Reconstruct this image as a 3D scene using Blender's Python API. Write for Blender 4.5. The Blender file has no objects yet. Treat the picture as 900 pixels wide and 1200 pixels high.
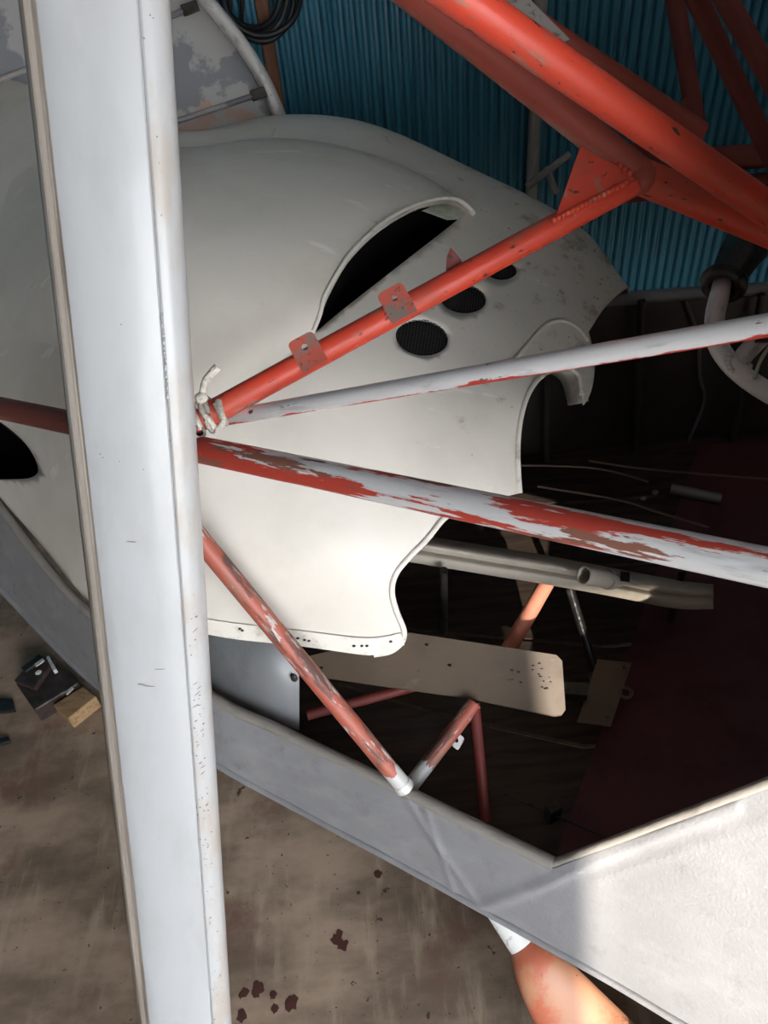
import bpy, bmesh, math, random
import numpy as np
from mathutils import Vector, Matrix
from mathutils.geometry import delaunay_2d_cdt
from mathutils.noise import noise as pnoise

random.seed(7)
SC = bpy.context.scene
COL = SC.collection

# ------------------------------------------------------------------ camera, sky, sun, exposure
CAM = Vector((0.0, 0.0, 1.65))
_d = Vector((0.122, -1.11, 1.0)).normalized()          # world "down" seen from the camera
_sp = _d.z; _cp = math.sqrt(1 - _sp * _sp)             # pitch
_sr = _d.x / _cp; _cr = math.sqrt(1 - _sr * _sr)       # roll
FWD = Vector((0, _cp, -_sp))
_bu = Vector((0, _sp, _cp))
RGT = (Vector((1, 0, 0)) * _cr - _bu * _sr).normalized()
UPV = (_bu * _cr + Vector((1, 0, 0)) * _sr).normalized()
FPX = 900.0

cam_data = bpy.data.cameras.new('camera')
cam = bpy.data.objects.new('camera', cam_data); COL.objects.link(cam)
cam_data.sensor_fit = 'HORIZONTAL'; cam_data.sensor_width = 36.0
cam_data.lens = 36.0 * FPX / 900.0
cam_data.clip_start = 0.02; cam_data.clip_end = 200
cam.matrix_world = Matrix(((RGT.x, UPV.x, -FWD.x, CAM.x), (RGT.y, UPV.y, -FWD.y, CAM.y),
                           (RGT.z, UPV.z, -FWD.z, CAM.z), (0, 0, 0, 1)))
SC.camera = cam

SUN_TO = Vector((0.0, -0.94, 0.345)).normalized()      # direction towards the sun
world = bpy.data.worlds.new('sky'); SC.world = world; world.use_nodes = True
wn = world.node_tree.nodes; wl = world.node_tree.links
tcw = wn.new('ShaderNodeTexCoord'); sepw = wn.new('ShaderNodeSeparateXYZ'); rampw = wn.new('ShaderNodeValToRGB')
wl.new(tcw.outputs['Generated'], sepw.inputs[0]); wl.new(sepw.outputs['Z'], rampw.inputs[0])
rampw.color_ramp.elements[0].color = (0.97, 0.955, 0.93, 1); rampw.color_ramp.elements[1].color = (0.50, 0.64, 0.88, 1)
wl.new(rampw.outputs[0], wn['Background'].inputs[0]); wn['Background'].inputs[1].default_value = 5.0

sun_data = bpy.data.lights.new('sun', 'SUN'); sun_data.energy = 3.2; sun_data.angle = math.radians(0.55)
sun_data.color = (1.0, 0.90, 0.78)
sun = bpy.data.objects.new('sun', sun_data); COL.objects.link(sun)
sun.rotation_euler = SUN_TO.to_track_quat('Z', 'Y').to_euler(); sun.location = (0.6, -6, 6)

SC.view_settings.view_transform = 'Standard'; SC.view_settings.look = 'None'
SC.view_settings.gamma = 1.0; SC.view_settings.use_curve_mapping = False
SC.view_settings.exposure = 1.5


# ------------------------------------------------------------------ survey helpers: sight lines from the camera
def ray(px, py):
    return FWD + RGT * ((px - 450.0) / FPX) + UPV * ((600.0 - py) / FPX)
def P(px, py, d):                       # a point at distance d along the viewing axis
    return CAM + ray(px, py) * d
def PZ(px, py, z):                      # where a sight line meets a level plane
    r = ray(px, py); return CAM + r * ((z - CAM.z) / r.z)
def PY(px, py, y):                      # ... an upright plane parallel to the back wall
    r = ray(px, py); return CAM + r * ((y - CAM.y) / r.y)


# ------------------------------------------------------------------ materials
def nd(nt, t, **kw):
    n = nt.nodes.new(t)
    for k, v in kw.items(): setattr(n, k, v)
    return n

def paint(name, base, rough=0.5, metal=0.0, layers=(), bump=0.0, bump_scale=(200, 200, 200), coat=0.0, spec=0.5):
    """Layered procedural paint. A layer: (colour, scale xyz, low, high, detail, gradient xyz, roughness or None)."""
    m = bpy.data.materials.new(name); m.use_nodes = True
    nt = m.node_tree; L = nt.links
    b = nt.nodes['Principled BSDF']
    b.inputs['Metallic'].default_value = metal
    b.inputs['Coat Weight'].default_value = coat
    b.inputs['Specular IOR Level'].default_value = spec
    at = nd(nt, 'ShaderNodeAttribute', attribute_name='tc')
    col = nd(nt, 'ShaderNodeRGB'); col.outputs[0].default_value = (*base, 1); c_out = col.outputs[0]
    rv = nd(nt, 'ShaderNodeValue'); rv.outputs[0].default_value = rough; r_out = rv.outputs[0]
    for i, (lc, sc_, lo, hi, det, grad, lr) in enumerate(layers):
        mp = nd(nt, 'ShaderNodeMapping'); mp.inputs['Scale'].default_value = sc_
        mp.inputs['Location'].default_value = (3.7 * i + 1.3, 1.9 * i, 5.1 * i)
        L.new(at.outputs['Vector'], mp.inputs['Vector'])
        nz = nd(nt, 'ShaderNodeTexNoise'); nz.inputs['Scale'].default_value = 1.0
        nz.inputs['Detail'].default_value = det; nz.inputs['Roughness'].default_value = 0.62
        L.new(mp.outputs[0], nz.inputs['Vector'])
        val = nz.outputs['Fac']
        if grad:
            dp = nd(nt, 'ShaderNodeVectorMath', operation='DOT_PRODUCT'); dp.inputs[1].default_value = grad[:3]
            L.new(at.outputs['Vector'], dp.inputs[0])
            ad = nd(nt, 'ShaderNodeMath', operation='ADD'); L.new(val, ad.inputs[0]); L.new(dp.outputs['Value'], ad.inputs[1])
            val = ad.outputs[0]
            if len(grad) > 3:
                a2 = nd(nt, 'ShaderNodeMath', operation='ADD'); a2.inputs[1].default_value = grad[3]
                L.new(val, a2.inputs[0]); val = a2.outputs[0]
        mr = nd(nt, 'ShaderNodeMapRange', interpolation_type='SMOOTHSTEP')
        mr.inputs[1].default_value = lo; mr.inputs[2].default_value = hi
        L.new(val, mr.inputs[0])
        mx = nd(nt, 'ShaderNodeMix', data_type='RGBA'); L.new(mr.outputs[0], mx.inputs[0])
        L.new(c_out, mx.inputs[6]); mx.inputs[7].default_value = (*lc, 1); c_out = mx.outputs[2]
        if lr is not None:
            m2 = nd(nt, 'ShaderNodeMix', data_type='FLOAT'); L.new(mr.outputs[0], m2.inputs[0])
            L.new(r_out, m2.inputs[2]); m2.inputs[3].default_value = lr; r_out = m2.outputs[0]
    L.new(c_out, b.inputs['Base Color']); L.new(r_out, b.inputs['Roughness'])
    if bump:
        mp = nd(nt, 'ShaderNodeMapping'); mp.inputs['Scale'].default_value = bump_scale
        L.new(at.outputs['Vector'], mp.inputs['Vector'])
        nz = nd(nt, 'ShaderNodeTexNoise'); nz.inputs['Scale'].default_value = 1.0; nz.inputs['Detail'].default_value = 5
        L.new(mp.outputs[0], nz.inputs['Vector'])
        bp = nd(nt, 'ShaderNodeBump'); bp.inputs['Strength'].default_value = bump; bp.inputs['Distance'].default_value = 0.003
        L.new(nz.outputs['Fac'], bp.inputs['Height']); L.new(bp.outputs[0], b.inputs['Normal'])
    return m

RED = (0.62, 0.058, 0.028)
M = {}
M['red'] = paint('red_paint', RED, 0.42, layers=[
    ((0.47, 0.065, 0.038), (26, 26, 9), 0.44, 0.66, 5, None, 0.55),
    ((0.34, 0.17, 0.12), (60, 60, 14), 0.57, 0.68, 6, None, 0.7),
    ((0.045, 0.032, 0.028), (120, 120, 38), 0.625, 0.66, 6, None, 0.75),
    ((0.70, 0.50, 0.44), (260, 260, 120), 0.72, 0.76, 3, None, 0.6)], bump=0.12, bump_scale=(120, 120, 60))
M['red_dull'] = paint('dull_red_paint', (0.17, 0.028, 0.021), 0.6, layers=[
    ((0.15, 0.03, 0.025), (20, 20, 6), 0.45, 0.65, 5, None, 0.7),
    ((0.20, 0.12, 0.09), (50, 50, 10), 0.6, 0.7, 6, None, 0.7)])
M['red_dusty'] = paint('dusty_red_paint', (0.30, 0.052, 0.034), 0.6, layers=[
    ((0.26, 0.15, 0.11), (30, 30, 8), 0.52, 0.74, 7, (0, -9, 0), 0.75),
    ((0.06, 0.04, 0.035), (140, 140, 50), 0.67, 0.70, 5, None, 0.8)])
M['silver_red'] = paint('silver_over_red_paint', (0.66, 0.67, 0.68), 0.36, 0.25, layers=[
    ((0.45, 0.46, 0.47), (90, 90, 12), 0.5, 0.7, 6, None, 0.5),
    ((0.46, 0.055, 0.035), (44, 44, 5), 0.545, 0.57, 8, (7.5, 4.0, -0.34, 0.325), 0.55),
    ((0.16, 0.050, 0.038), (40, 40, 8), 0.50, 0.60, 7, (0, 0, -1.6, 0.98), 0.6),  # shade left of the strut put into the colour
    ((0.23, 0.095, 0.065), (52, 52, 7), 0.60, 0.625, 8, (4.0, -1.5, 0, -0.02), 0.65),
    ((0.12, 0.10, 0.09), (220, 220, 26), 0.67, 0.70, 5, None, 0.7)], bump=0.15, bump_scale=(160, 160, 30))
M['silver_redunder'] = paint('silver_paint_worn_to_red_underneath', (0.68, 0.685, 0.69), 0.34, 0.3, layers=[
    ((0.48, 0.48, 0.48), (90, 90, 16), 0.52, 0.7, 5, None, 0.5),
    ((0.50, 0.050, 0.034), (60, 60, 14), 0.60, 0.63, 6, (0, -30, 0), 0.55),
    ((0.14, 0.06, 0.05), (150, 150, 34), 0.665, 0.69, 5, None, 0.7)])
M['sunlit_faded_red'] = paint('sunlit_faded_red_paint', (0.58, 0.23, 0.15), 0.55, layers=[((0.50, 0.16, 0.10), (20, 20, 8), 0.45, 0.65, 5, None, 0.6)])  # faded red with the sun's brightness put into the colour
def rust(name, gz, gc):                                  # rubbed red tube, silver dope left at one end
    return paint(name, (0.40, 0.105, 0.07), 0.5, layers=[
        ((0.30, 0.13, 0.09), (40, 40, 10), 0.48, 0.62, 7, None, 0.55),
        ((0.52, 0.47, 0.44), (110, 110, 22), 0.60, 0.63, 8, (-2, 4, 0), 0.5),
        ((0.12, 0.06, 0.05), (60, 60, 12), 0.55, 0.66, 7, (-6, 5, 0, 0.02), 0.7),
        ((0.50, 0.50, 0.49), (70, 70, 40), 0.50, 0.54, 8, (0, 0, gz, gc), 0.42)])
M['silver'] = paint('silver_paint', (0.72, 0.71, 0.69), 0.38, 0.2, layers=[
    ((0.40, 0.40, 0.39), (45, 45, 20), 0.45, 0.68, 6, None, 0.55),
    ((0.16, 0.14, 0.12), (160, 160, 60), 0.66, 0.71, 5, None, 0.7)], bump=0.3, bump_scale=(90, 90, 60))
M['strut'] = paint('white_gloss_paint', (0.43, 0.452, 0.468), 0.36, layers=[
    ((0.385, 0.40, 0.405), (14, 14, 5), 0.42, 0.70, 6, None, 0.42),
    ((0.50, 0.49, 0.45), (40, 40, 10), 0.64, 0.80, 7, None, 0.55)], coat=0.15)
M['strut_edge'] = paint('chipped_white_edge_paint', (0.46, 0.478, 0.49), 0.34, layers=[
    ((0.42, 0.39, 0.355), (30, 30, 10), 0.5, 0.75, 6, (0, 0, 0.10, -0.05), 0.42),
    ((0.22, 0.16, 0.13), (170, 170, 110), 0.655, 0.685, 6, (-3.0, 0, 0.05, 0.04), 0.6)], coat=0.1)
M['strut_side'] = paint('bare_metal_edge', (0.50, 0.46, 0.41), 0.28, 0.6, layers=[
    ((0.30, 0.26, 0.22), (90, 90, 4), 0.45, 0.66, 6, None, 0.4)])
M['cowl'] = paint('cream_gelcoat', (0.72, 0.69, 0.625), 0.48, layers=[
    ((0.65, 0.62, 0.555), (7, 7, 7), 0.40, 0.72, 7, None, 0.58),
    ((0.82, 0.80, 0.76), (5, 36, 14), 0.62, 0.70, 6, None, 0.5),
    ((0.40, 0.33, 0.25), (22, 22, 22), 0.60, 0.78, 9, (0.30, 0, 0, -0.04), 0.7),
    ((0.22, 0.18, 0.14), (90, 90, 90), 0.68, 0.74, 6, (0.2, 0, 0, -0.03), 0.8)], bump=0.05, bump_scale=(60, 60, 60))
M['cowl_edge'] = paint('cream_edge', (0.78, 0.75, 0.68), 0.5, layers=[((0.50, 0.46, 0.38), (40, 40, 40), 0.5, 0.75, 6, None, 0.6)])
M['fibre'] = paint('raw_glass_fibre', (0.42, 0.50, 0.43), 0.7, layers=[((0.58, 0.58, 0.48), (60, 60, 60), 0.45, 0.6, 5, None, 0.7)], bump=0.3)
M['black'] = paint('black_opening_shade', (0.006, 0.006, 0.007), 0.85, spec=0.1)  # darkness of the openings put into a black surface
M['mesh'] = paint('black_wire_mesh', (0.030, 0.030, 0.030), 0.6, metal=0.3)
M['rubber'] = paint('black_rubber', (0.012, 0.012, 0.012), 0.28, layers=[((0.03, 0.03, 0.03), (80, 80, 80), 0.5, 0.7, 5, None, 0.5)], bump=0.3)
M['fabric'] = paint('silver_doped_fabric', (0.265, 0.267, 0.277), 0.55, 0.12, layers=[
    ((0.305, 0.305, 0.313), (6, 20, 20), 0.45, 0.70, 6, None, 0.5),
    ((0.225, 0.225, 0.235), (30, 30, 30), 0.52, 0.75, 7, None, 0.62),
    ((0.38, 0.38, 0.38), (12, 90, 90), 0.68, 0.76, 6, None, 0.5)], bump=0.25, bump_scale=(240, 240, 240))
M['fabric_rail'] = paint('worn_doped_edge', (0.27, 0.25, 0.225), 0.65, 0.0, layers=[
    ((0.17, 0.155, 0.135), (40, 40, 12), 0.48, 0.7, 7, None, 0.7)], bump=0.3, bump_scale=(200, 200, 120))
M['far_skin'] = paint('shaded_doped_fabric', (0.060, 0.056, 0.054), 0.42, 0.2, layers=[  # silver skin, its shade put into this dark colour
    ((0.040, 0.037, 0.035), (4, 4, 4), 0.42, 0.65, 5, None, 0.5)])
M['grey_sheet'] = paint('grey_painted_sheet', (0.22, 0.23, 0.24), 0.45, 0.2, layers=[
    ((0.17, 0.18, 0.185), (18, 18, 10), 0.45, 0.7, 6, None, 0.55)])
M['tan_sheet'] = paint('scuffed_tan_sheet', (0.115, 0.082, 0.054), 0.5, layers=[
    ((0.085, 0.062, 0.042), (9, 9, 9), 0.42, 0.7, 6, None, 0.6),
    ((0.145, 0.112, 0.08), (16, 90, 30), 0.62, 0.72, 6, None, 0.5),
    ((0.05, 0.042, 0.035), (110, 110, 110), 0.70, 0.74, 5, None, 0.8)])
M['beige'] = paint('beige_tray_paint', (0.46, 0.415, 0.345), 0.5, layers=[
    ((0.36, 0.32, 0.26), (16, 16, 6), 0.45, 0.7, 6, None, 0.6)])
M['wood_floor'] = paint('dark_floor_board', (0.050, 0.033, 0.023), 0.6, layers=[
    ((0.026, 0.018, 0.014), (7, 60, 20), 0.40, 0.62, 7, None, 0.7),
    ((0.085, 0.06, 0.043), (10, 110, 40), 0.66, 0.80, 7, None, 0.6)], bump=0.2)
M['maroon'] = paint('maroon_floor_cover', (0.10, 0.028, 0.034), 0.6, layers=[
    ((0.07, 0.021, 0.025), (12, 12, 12), 0.42, 0.7, 6, None, 0.7)])
M['dark_metal'] = paint('dark_steel', (0.055, 0.05, 0.047), 0.4, 0.5, layers=[((0.03, 0.026, 0.024), (60, 60, 60), 0.45, 0.65, 5, None, 0.5)])
M['brown_metal'] = paint('brown_enamel', (0.060, 0.042, 0.037), 0.38, 0.2, layers=[((0.035, 0.026, 0.024), (40, 40, 40), 0.45, 0.65, 5, None, 0.5)])
M['bracket'] = paint('bare_worn_bracket', (0.40, 0.075, 0.05), 0.5, layers=[
    ((0.17, 0.14, 0.12), (70, 70, 70), 0.47, 0.62, 7, None, 0.45),
    ((0.05, 0.035, 0.03), (170, 170, 170), 0.60, 0.66, 5, None, 0.7)])
M['grey_bracket'] = paint('grey_bracket', (0.36, 0.34, 0.32), 0.45, 0.4, layers=[((0.18, 0.14, 0.12), (120, 120, 120), 0.55, 0.66, 5, None, 0.6)])
M['rope'] = paint('weathered_white_cord', (0.60, 0.565, 0.50), 0.8, layers=[((0.38, 0.34, 0.28), (200, 200, 260), 0.45, 0.65, 4, None, 0.9)], bump=0.5, bump_scale=(300, 300, 700))
M['wall'] = paint('blue_painted_corrugated_steel', (0.055, 0.25, 0.37), 0.36, layers=[
    ((0.045, 0.21, 0.31), (3, 3, 1.2), 0.42, 0.68, 6, None, 0.5)])
M['batten'] = paint('bare_timber', (0.30, 0.13, 0.065), 0.6, layers=[((0.18, 0.075, 0.04), (90, 90, 6), 0.42, 0.66, 6, None, 0.7)])
M['block'] = paint('pine_block', (0.42, 0.27, 0.14), 0.6, layers=[((0.28, 0.17, 0.085), (30, 120, 120), 0.42, 0.66, 6, None, 0.7)])
M['cable'] = paint('black_cable_sheath', (0.014, 0.015, 0.018), 0.45)
M['post'] = paint('galvanised_pipe', (0.46, 0.46, 0.44), 0.45, 0.3, layers=[((0.30, 0.29, 0.27), (40, 40, 8), 0.45, 0.7, 6, None, 0.6)])
M['tail_skin'] = paint('patched_silver_fabric', (0.44, 0.435, 0.43), 0.5, 0.15, layers=[
    ((0.25, 0.26, 0.28), (4.5, 4.5, 4.5), 0.49, 0.53, 6, None, 0.55),
    ((0.52, 0.36, 0.29), (5.5, 5.5, 5.5), 0.555, 0.575, 8, None, 0.6)])
M['tail_dark'] = paint('dark_grey_brown_board', (0.035, 0.033, 0.029), 0.6, layers=[((0.05, 0.047, 0.043), (6, 6, 6), 0.45, 0.65, 5, None, 0.7)])
M['orange_leg'] = paint('faded_orange_paint', (0.50, 0.235, 0.13), 0.5, layers=[
    ((0.50, 0.135, 0.070), (16, 16, 9), 0.48, 0.62, 6, None, 0.5),
    ((0.58, 0.38, 0.25), (12, 12, 7), 0.56, 0.72, 6, None, 0.5),
    ((0.25, 0.12, 0.08), (70, 70, 5), 0.665, 0.69, 5, None, 0.6)])
M['white_dope'] = paint('white_primer', (0.68, 0.68, 0.66), 0.5, layers=[((0.42, 0.41, 0.39), (90, 90, 60), 0.58, 0.70, 6, None, 0.6)])
M['dull'] = paint('dark_shed_lining', (0.055, 0.055, 0.052), 0.85)
M['roof'] = paint('shed_roof_lining', (0.46, 0.455, 0.44), 0.85)
M['door'] = paint('shed_door_paint', (0.16, 0.20, 0.23), 0.6)
M['concrete'] = paint('stained_concrete', (0.50, 0.365, 0.26), 0.72, layers=[
    ((0.20, 0.145, 0.10), (2.4, 5.0, 3.0), 0.36, 0.62, 9, None, 0.65),
    ((0.50, 0.38, 0.27), (22, 4, 5), 0.50, 0.74, 8, None, 0.75),
    ((0.22, 0.125, 0.09), (4.4, 4.4, 4.4), 0.54, 0.70, 7, None, 0.6),
    ((0.075, 0.045, 0.035), (34, 34, 34), 0.685, 0.715, 3, None, 0.5),
    ((0.060, 0.048, 0.042), (110, 110, 110), 0.715, 0.75, 2, None, 0.6)], bump=0.18, bump_scale=(50, 50, 50))
M['dark_cable'] = paint('brown_steel_cable', (0.16, 0.11, 0.085), 0.5)
M['dull_silver'] = paint('tarnished_steel', (0.26, 0.25, 0.24), 0.4, 0.5)
M['chip'] = paint('bare_chip_in_paint', (0.20, 0.13, 0.10), 0.6)
M['white_spot'] = paint('pale_plastic', (0.6, 0.6, 0.6), 0.4)
M['cable_green'] = paint('pale_green_sheath', (0.33, 0.36, 0.27), 0.5)
M['apron'] = paint('pale_concrete_apron', (0.46, 0.43, 0.38), 0.8, layers=[((0.38, 0.35, 0.31), (0.6, 0.6, 0.6), 0.4, 0.65, 6, None, 0.8)])
M['stain'] = paint('dried_red_brown_spill', (0.10, 0.038, 0.030), 0.5)


# ------------------------------------------------------------------ mesh builder
class MB:
    def __init__(s): s.v = []; s.f = []; s.tc = []
    def add(s, vs, fs, tc=None):
        o = len(s.v); s.v += [Vector(v) for v in vs]
        s.tc += [tuple(t) for t in (tc if tc is not None else vs)]
        s.f += [tuple(i + o for i in f) for f in fs]
        return s
    def tube(s, path, r, n=20, cap=True, squash=1.0, s0=0.0):
        path = [Vector(p) for p in path]
        k = len(path); rs = list(r) if isinstance(r, (list, tuple)) else [r] * k
        vs, tc = [], []
        t0 = (path[1] - path[0]).normalized()
        ref = Vector((0, 0, 1)) - t0 * t0.z
        if ref.length < 0.2: ref = Vector((0, -1, 0)) + t0 * t0.y
        up = ref.normalized(); acc = s0
        for i, p in enumerate(path):
            t = ((path[min(i + 1, k - 1)] - path[i]).normalized() + (path[i] - path[max(i - 1, 0)]).normalized()).normalized()
            up = (up - t * up.dot(t)).normalized(); sd = t.cross(up)
            if i: acc += (path[i] - path[i - 1]).length
            for j in range(n):
                a = 2 * math.pi * j / n; c, q = math.cos(a) * rs[i], math.sin(a) * rs[i]
                vs.append(p + sd * c + up * (q * squash)); tc.append((c, q, acc))
        fs = [(i * n + j, i * n + (j + 1) % n, (i + 1) * n + (j + 1) % n, (i + 1) * n + j)
              for i in range(k - 1) for j in range(n)]
        if cap: fs += [tuple(range(n - 1, -1, -1)), tuple((k - 1) * n + j for j in range(n))]
        return s.add(vs, fs, tc)
    def pipe(s, a, b, r, wall=0.003, n=24):           # open-ended pipe with wall thickness
        a, b = Vector(a), Vector(b); t = (b - a).normalized()
        up = (Vector((0, 0, 1)) - t * t.z).normalized(); sd = t.cross(up); vs = []
        for p, rr in ((b, r), (a, r), (a, r - wall), (b, r - wall)):
            for j in range(n):
                g = 2 * math.pi * j / n; vs.append(p + sd * math.cos(g) * rr + up * math.sin(g) * rr)
        fs = [(k * n + j, k * n + (j + 1) % n, (k + 1) * n + (j + 1) % n, (k + 1) * n + j) for k in range(3) for j in range(n)]
        return s.add(vs, fs)
    def prism(s, poly, off):                          # planar polygon given thickness by vector off
        n = len(poly); poly = [Vector(p) for p in poly]; off = Vector(off)
        vs = poly + [p + off for p in poly]
        fs = [tuple(range(n)), tuple(range(2 * n - 1, n - 1, -1))] + [(i, i + n, (i + 1) % n + n, (i + 1) % n) for i in range(n)]
        return s.add(vs, fs)
    def box(s, c, ax, ay, az):                        # centre and three half-axis vectors
        c, ax, ay, az = Vector(c), Vector(ax), Vector(ay), Vector(az)
        vs = [c + ax * i + ay * j + az * k for k in (-1, 1) for j in (-1, 1) for i in (-1, 1)]
        return s.add(vs, [(0, 2, 3, 1), (4, 5, 7, 6), (0, 1, 5, 4), (2, 6, 7, 3), (0, 4, 6, 2), (1, 3, 7, 5)])
    def grid(s, rows):
        m, n = len(rows), len(rows[0]); vs = [p for r in rows for p in r]
        return s.add(vs, [(i * n + j, i * n + j + 1, (i + 1) * n + j + 1, (i + 1) * n + j) for i in range(m - 1) for j in range(n - 1)])
    def blob(s, c, rx, n=10):
        vs, fs = [], []
        for i in range(n + 1):
            th = math.pi * i / n
            for j in range(2 * n):
                ph = math.pi * j / n
                vs.append((c[0] + rx[0] * math.sin(th) * math.cos(ph), c[1] + rx[1] * math.sin(th) * math.sin(ph), c[2] + rx[2] * math.cos(th)))
        w = 2 * n
        fs = [(i * w + j, (i + 1) * w + j, (i + 1) * w + (j + 1) % w, i * w + (j + 1) % w) for i in range(n) for j in range(w)]
        return s.add(vs, fs)
    def build(s, name, m, parent=None, smooth=True, bevel=0.0, thick=0.0, weld=False, angle=40):
        base = Vector((0, 0, 0))
        pp = parent
        while pp is not None: base += pp.location; pp = pp.parent
        if parent is None:
            base = Vector((sum(v.x for v in s.v) / len(s.v), sum(v.y for v in s.v) / len(s.v), min(v.z for v in s.v)))
        me = bpy.data.meshes.new(name)
        me.from_pydata([v - base for v in s.v], [], s.f)
        a = me.attributes.new('tc', 'FLOAT_VECTOR', 'POINT')
        a.data.foreach_set('vector', [c for t in s.tc for c in t])
        bm = bmesh.new(); bm.from_mesh(me)
        if weld: bmesh.ops.remove_doubles(bm, verts=bm.verts, dist=1e-5)
        bmesh.ops.recalc_face_normals(bm, faces=bm.faces)
        for f in bm.faces: f.smooth = smooth
        if smooth:
            ca = math.radians(angle)
            for e in bm.edges:
                if len(e.link_faces) == 2 and e.calc_face_angle(0) > ca: e.smooth = False
        bm.to_mesh(me); bm.free()
        me.materials.append(M[m] if isinstance(m, str) else m)
        o = bpy.data.objects.new(name, me); COL.objects.link(o)
        if parent is not None: o.parent = parent
        else: o.location = base
        if thick:
            q = o.modifiers.new('solid', 'SOLIDIFY'); q.thickness = thick; q.offset = -1
        if bevel:
            q = o.modifiers.new('bevel', 'BEVEL'); q.width = bevel; q.segments = 2; q.limit_method = 'ANGLE'
        return o

def tag(o, label, cat, group=None, kind=None):
    o['label'] = label; o['category'] = cat
    if group: o['group'] = group
    if kind: o['kind'] = kind
    return o
def thing(name, loc, label, cat, group=None):
    o = bpy.data.objects.new(name, None); o.empty_display_size = 0.05; COL.objects.link(o)
    o.location = loc; return tag(o, label, cat, group)
def struct(o):
    o['kind'] = 'structure'; return o
def note(o, text):
    o['label'] = text; return o
def to_px(p):
    q = p - CAM; z = q.dot(FWD); return 450 + FPX * q.dot(RGT) / z, 600 - FPX * q.dot(UPV) / z
def straight(a, b, n=12):
    a, b = Vector(a), Vector(b); return [a.lerp(b, i / n) for i in range(n + 1)]
def cat_rom(pts, per=8):                               # smooth curve through points
    pts = [Vector(p) for p in pts]; out = []
    for i in range(len(pts) - 1):
        p0, p1, p2, p3 = pts[max(i - 1, 0)], pts[i], pts[i + 1], pts[min(i + 2, len(pts) - 1)]
        for k in range(per):
            t = k / per
            out.append(0.5 * ((2 * p1) + (p2 - p0) * t + (2 * p0 - 5 * p1 + 4 * p2 - p3) * t * t + (3 * p1 - p0 - 3 * p2 + p3) * t ** 3))
    return out + [pts[-1]]
def longer(a, b, k):                                    # the same bar, run on past its first end
    return Vector(a) + (Vector(a) - Vector(b)) * k
def between(a, b, px):                                 # distance at column px on a straight bar a-b, each (px, py, d)
    t = (px - a[0]) / (b[0] - a[0]); return 1 / ((1 - t) / a[2] + t / b[2])


# ------------------------------------------------------------------ the setting
YW = 2.40
floor = struct(MB().grid([[Vector((x, y, 0)) for x in np.linspace(-14, 14, 15)] for y in np.linspace(-3.0, YW, 5)]).build('floor', 'concrete', smooth=False))

struct(MB().grid([[Vector((x, y, 0)) for x in np.linspace(-40, 40, 9)] for y in np.linspace(-60, -3.0, 9)]).build('ground', 'apron', smooth=False))
wall = bpy.data.objects.new('wall_back', None); COL.objects.link(wall); wall.location = (0, YW, 0); struct(wall)
PITCH = 0.030; XW0, XW1 = -3.0, 3.2
xs = XW0
while xs < XW1 - 0.01:
    xe = min(xs + PITCH * 25, XW1)
    prof = []
    nrib = int(round((xe - xs) / PITCH))
    for k in range(nrib):
        x0 = xs + k * PITCH
        for t, h in ((0.0, 0.0), (0.13, 0.0), (0.20, 0.010), (0.30, 0.0155), (0.42, 0.018), (0.58, 0.018), (0.70, 0.0155), (0.80, 0.010), (0.87, 0.0)):
            prof.append((x0 + t * PITCH, h))
    prof.append((xs + nrib * PITCH + 0.004, 0.002))
    MB().grid([[Vector((x, YW - h, z)) for x, h in prof] for z in (0.0, 1.0, 2.0, 3.05)]).build('corrugated_sheet', 'wall', wall, angle=60)
    xs = xs + nrib * PITCH
MB().box((0.1, YW + 0.03, 1.525), (3.1, 0, 0), (0, 0.02, 0), (0, 0, 1.525)).build('wall_lining', 'dull', wall, smooth=False)

def slab(name, c, h, m):
    return struct(MB().box(c, (h[0], 0, 0), (0, h[1], 0), (0, 0, h[2])).build(name, m, smooth=False))
YD, DZ, DX = -3.0, 2.105, 0.212                           # door line, lintel height, edge of the closed leaf, set to cut the sun
slab('wall_left', (-3.05, -0.3, 1.5), (0.05, 2.75, 1.5), 'dull')
slab('wall_right', (3.25, -0.3, 1.5), (0.05, 2.75, 1.5), 'dull')
slab('ceiling', (0.1, -0.3, 3.05), (3.2, 2.75, 0.05), 'roof')
slab('sun_block_door', ((-3.0 + DX) / 2, YD - 0.03, DZ / 2), ((DX + 3.0) / 2, 0.03, DZ / 2), 'door')  # unseen leaf added to give the sunlight its left edge
slab('sun_block_lintel', ((-3.0 + 0.62) / 2, YD, (3.0 + DZ) / 2), ((3.0 + 0.62) / 2, 0.04, (3.0 - DZ) / 2), 'dull')  # unseen partial lintel, shaped to cut the sun from above


# wall timber, pipe and hung cable
t = thing('timber_batten', PY(318, 190, YW - 0.03), 'upright brown timber batten fixed to the blue corrugated wall', 'batten')
a, b = PY(303, -40, YW - 0.03), PY(326, 140, YW - 0.03)
ax = Vector((a.x, YW - 0.025, 0)); xb = (a.x + b.x) / 2
MB().box((xb, YW - 0.026, 1.5), (0.017, 0, 0), (0, 0.014, 0), (0, 0, 1.5)).build('board', 'batten', t, bevel=0.003, smooth=False)
t.location.z = 0
for ch in t.children: ch.location.z = PY(318, 190, YW - 0.03).z

pp = PY(629, 100, YW - 0.06)
t = thing('wall_pipe', (pp.x, YW - 0.06, 0), 'pale upright pipe standing against the dark lower blue wall', 'pipe')
MB().tube(straight((pp.x, YW - 0.06, 0), (pp.x, YW - 0.06, 3.0)), 0.0185).build('pipe', 'post', t)
for z in (1.05, 2.3):
    MB().tube([(pp.x, YW - 0.06 + 0.0, z), (pp.x, YW - 0.06, z + 0.03)], 0.022).build('coupling', 'post', t)
    MB().box((pp.x, YW - 0.03, z + 0.015), (0.012, 0, 0), (0, 0.022, 0), (0, 0, 0.01)).build('clip', 'dark_metal', t)

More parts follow.
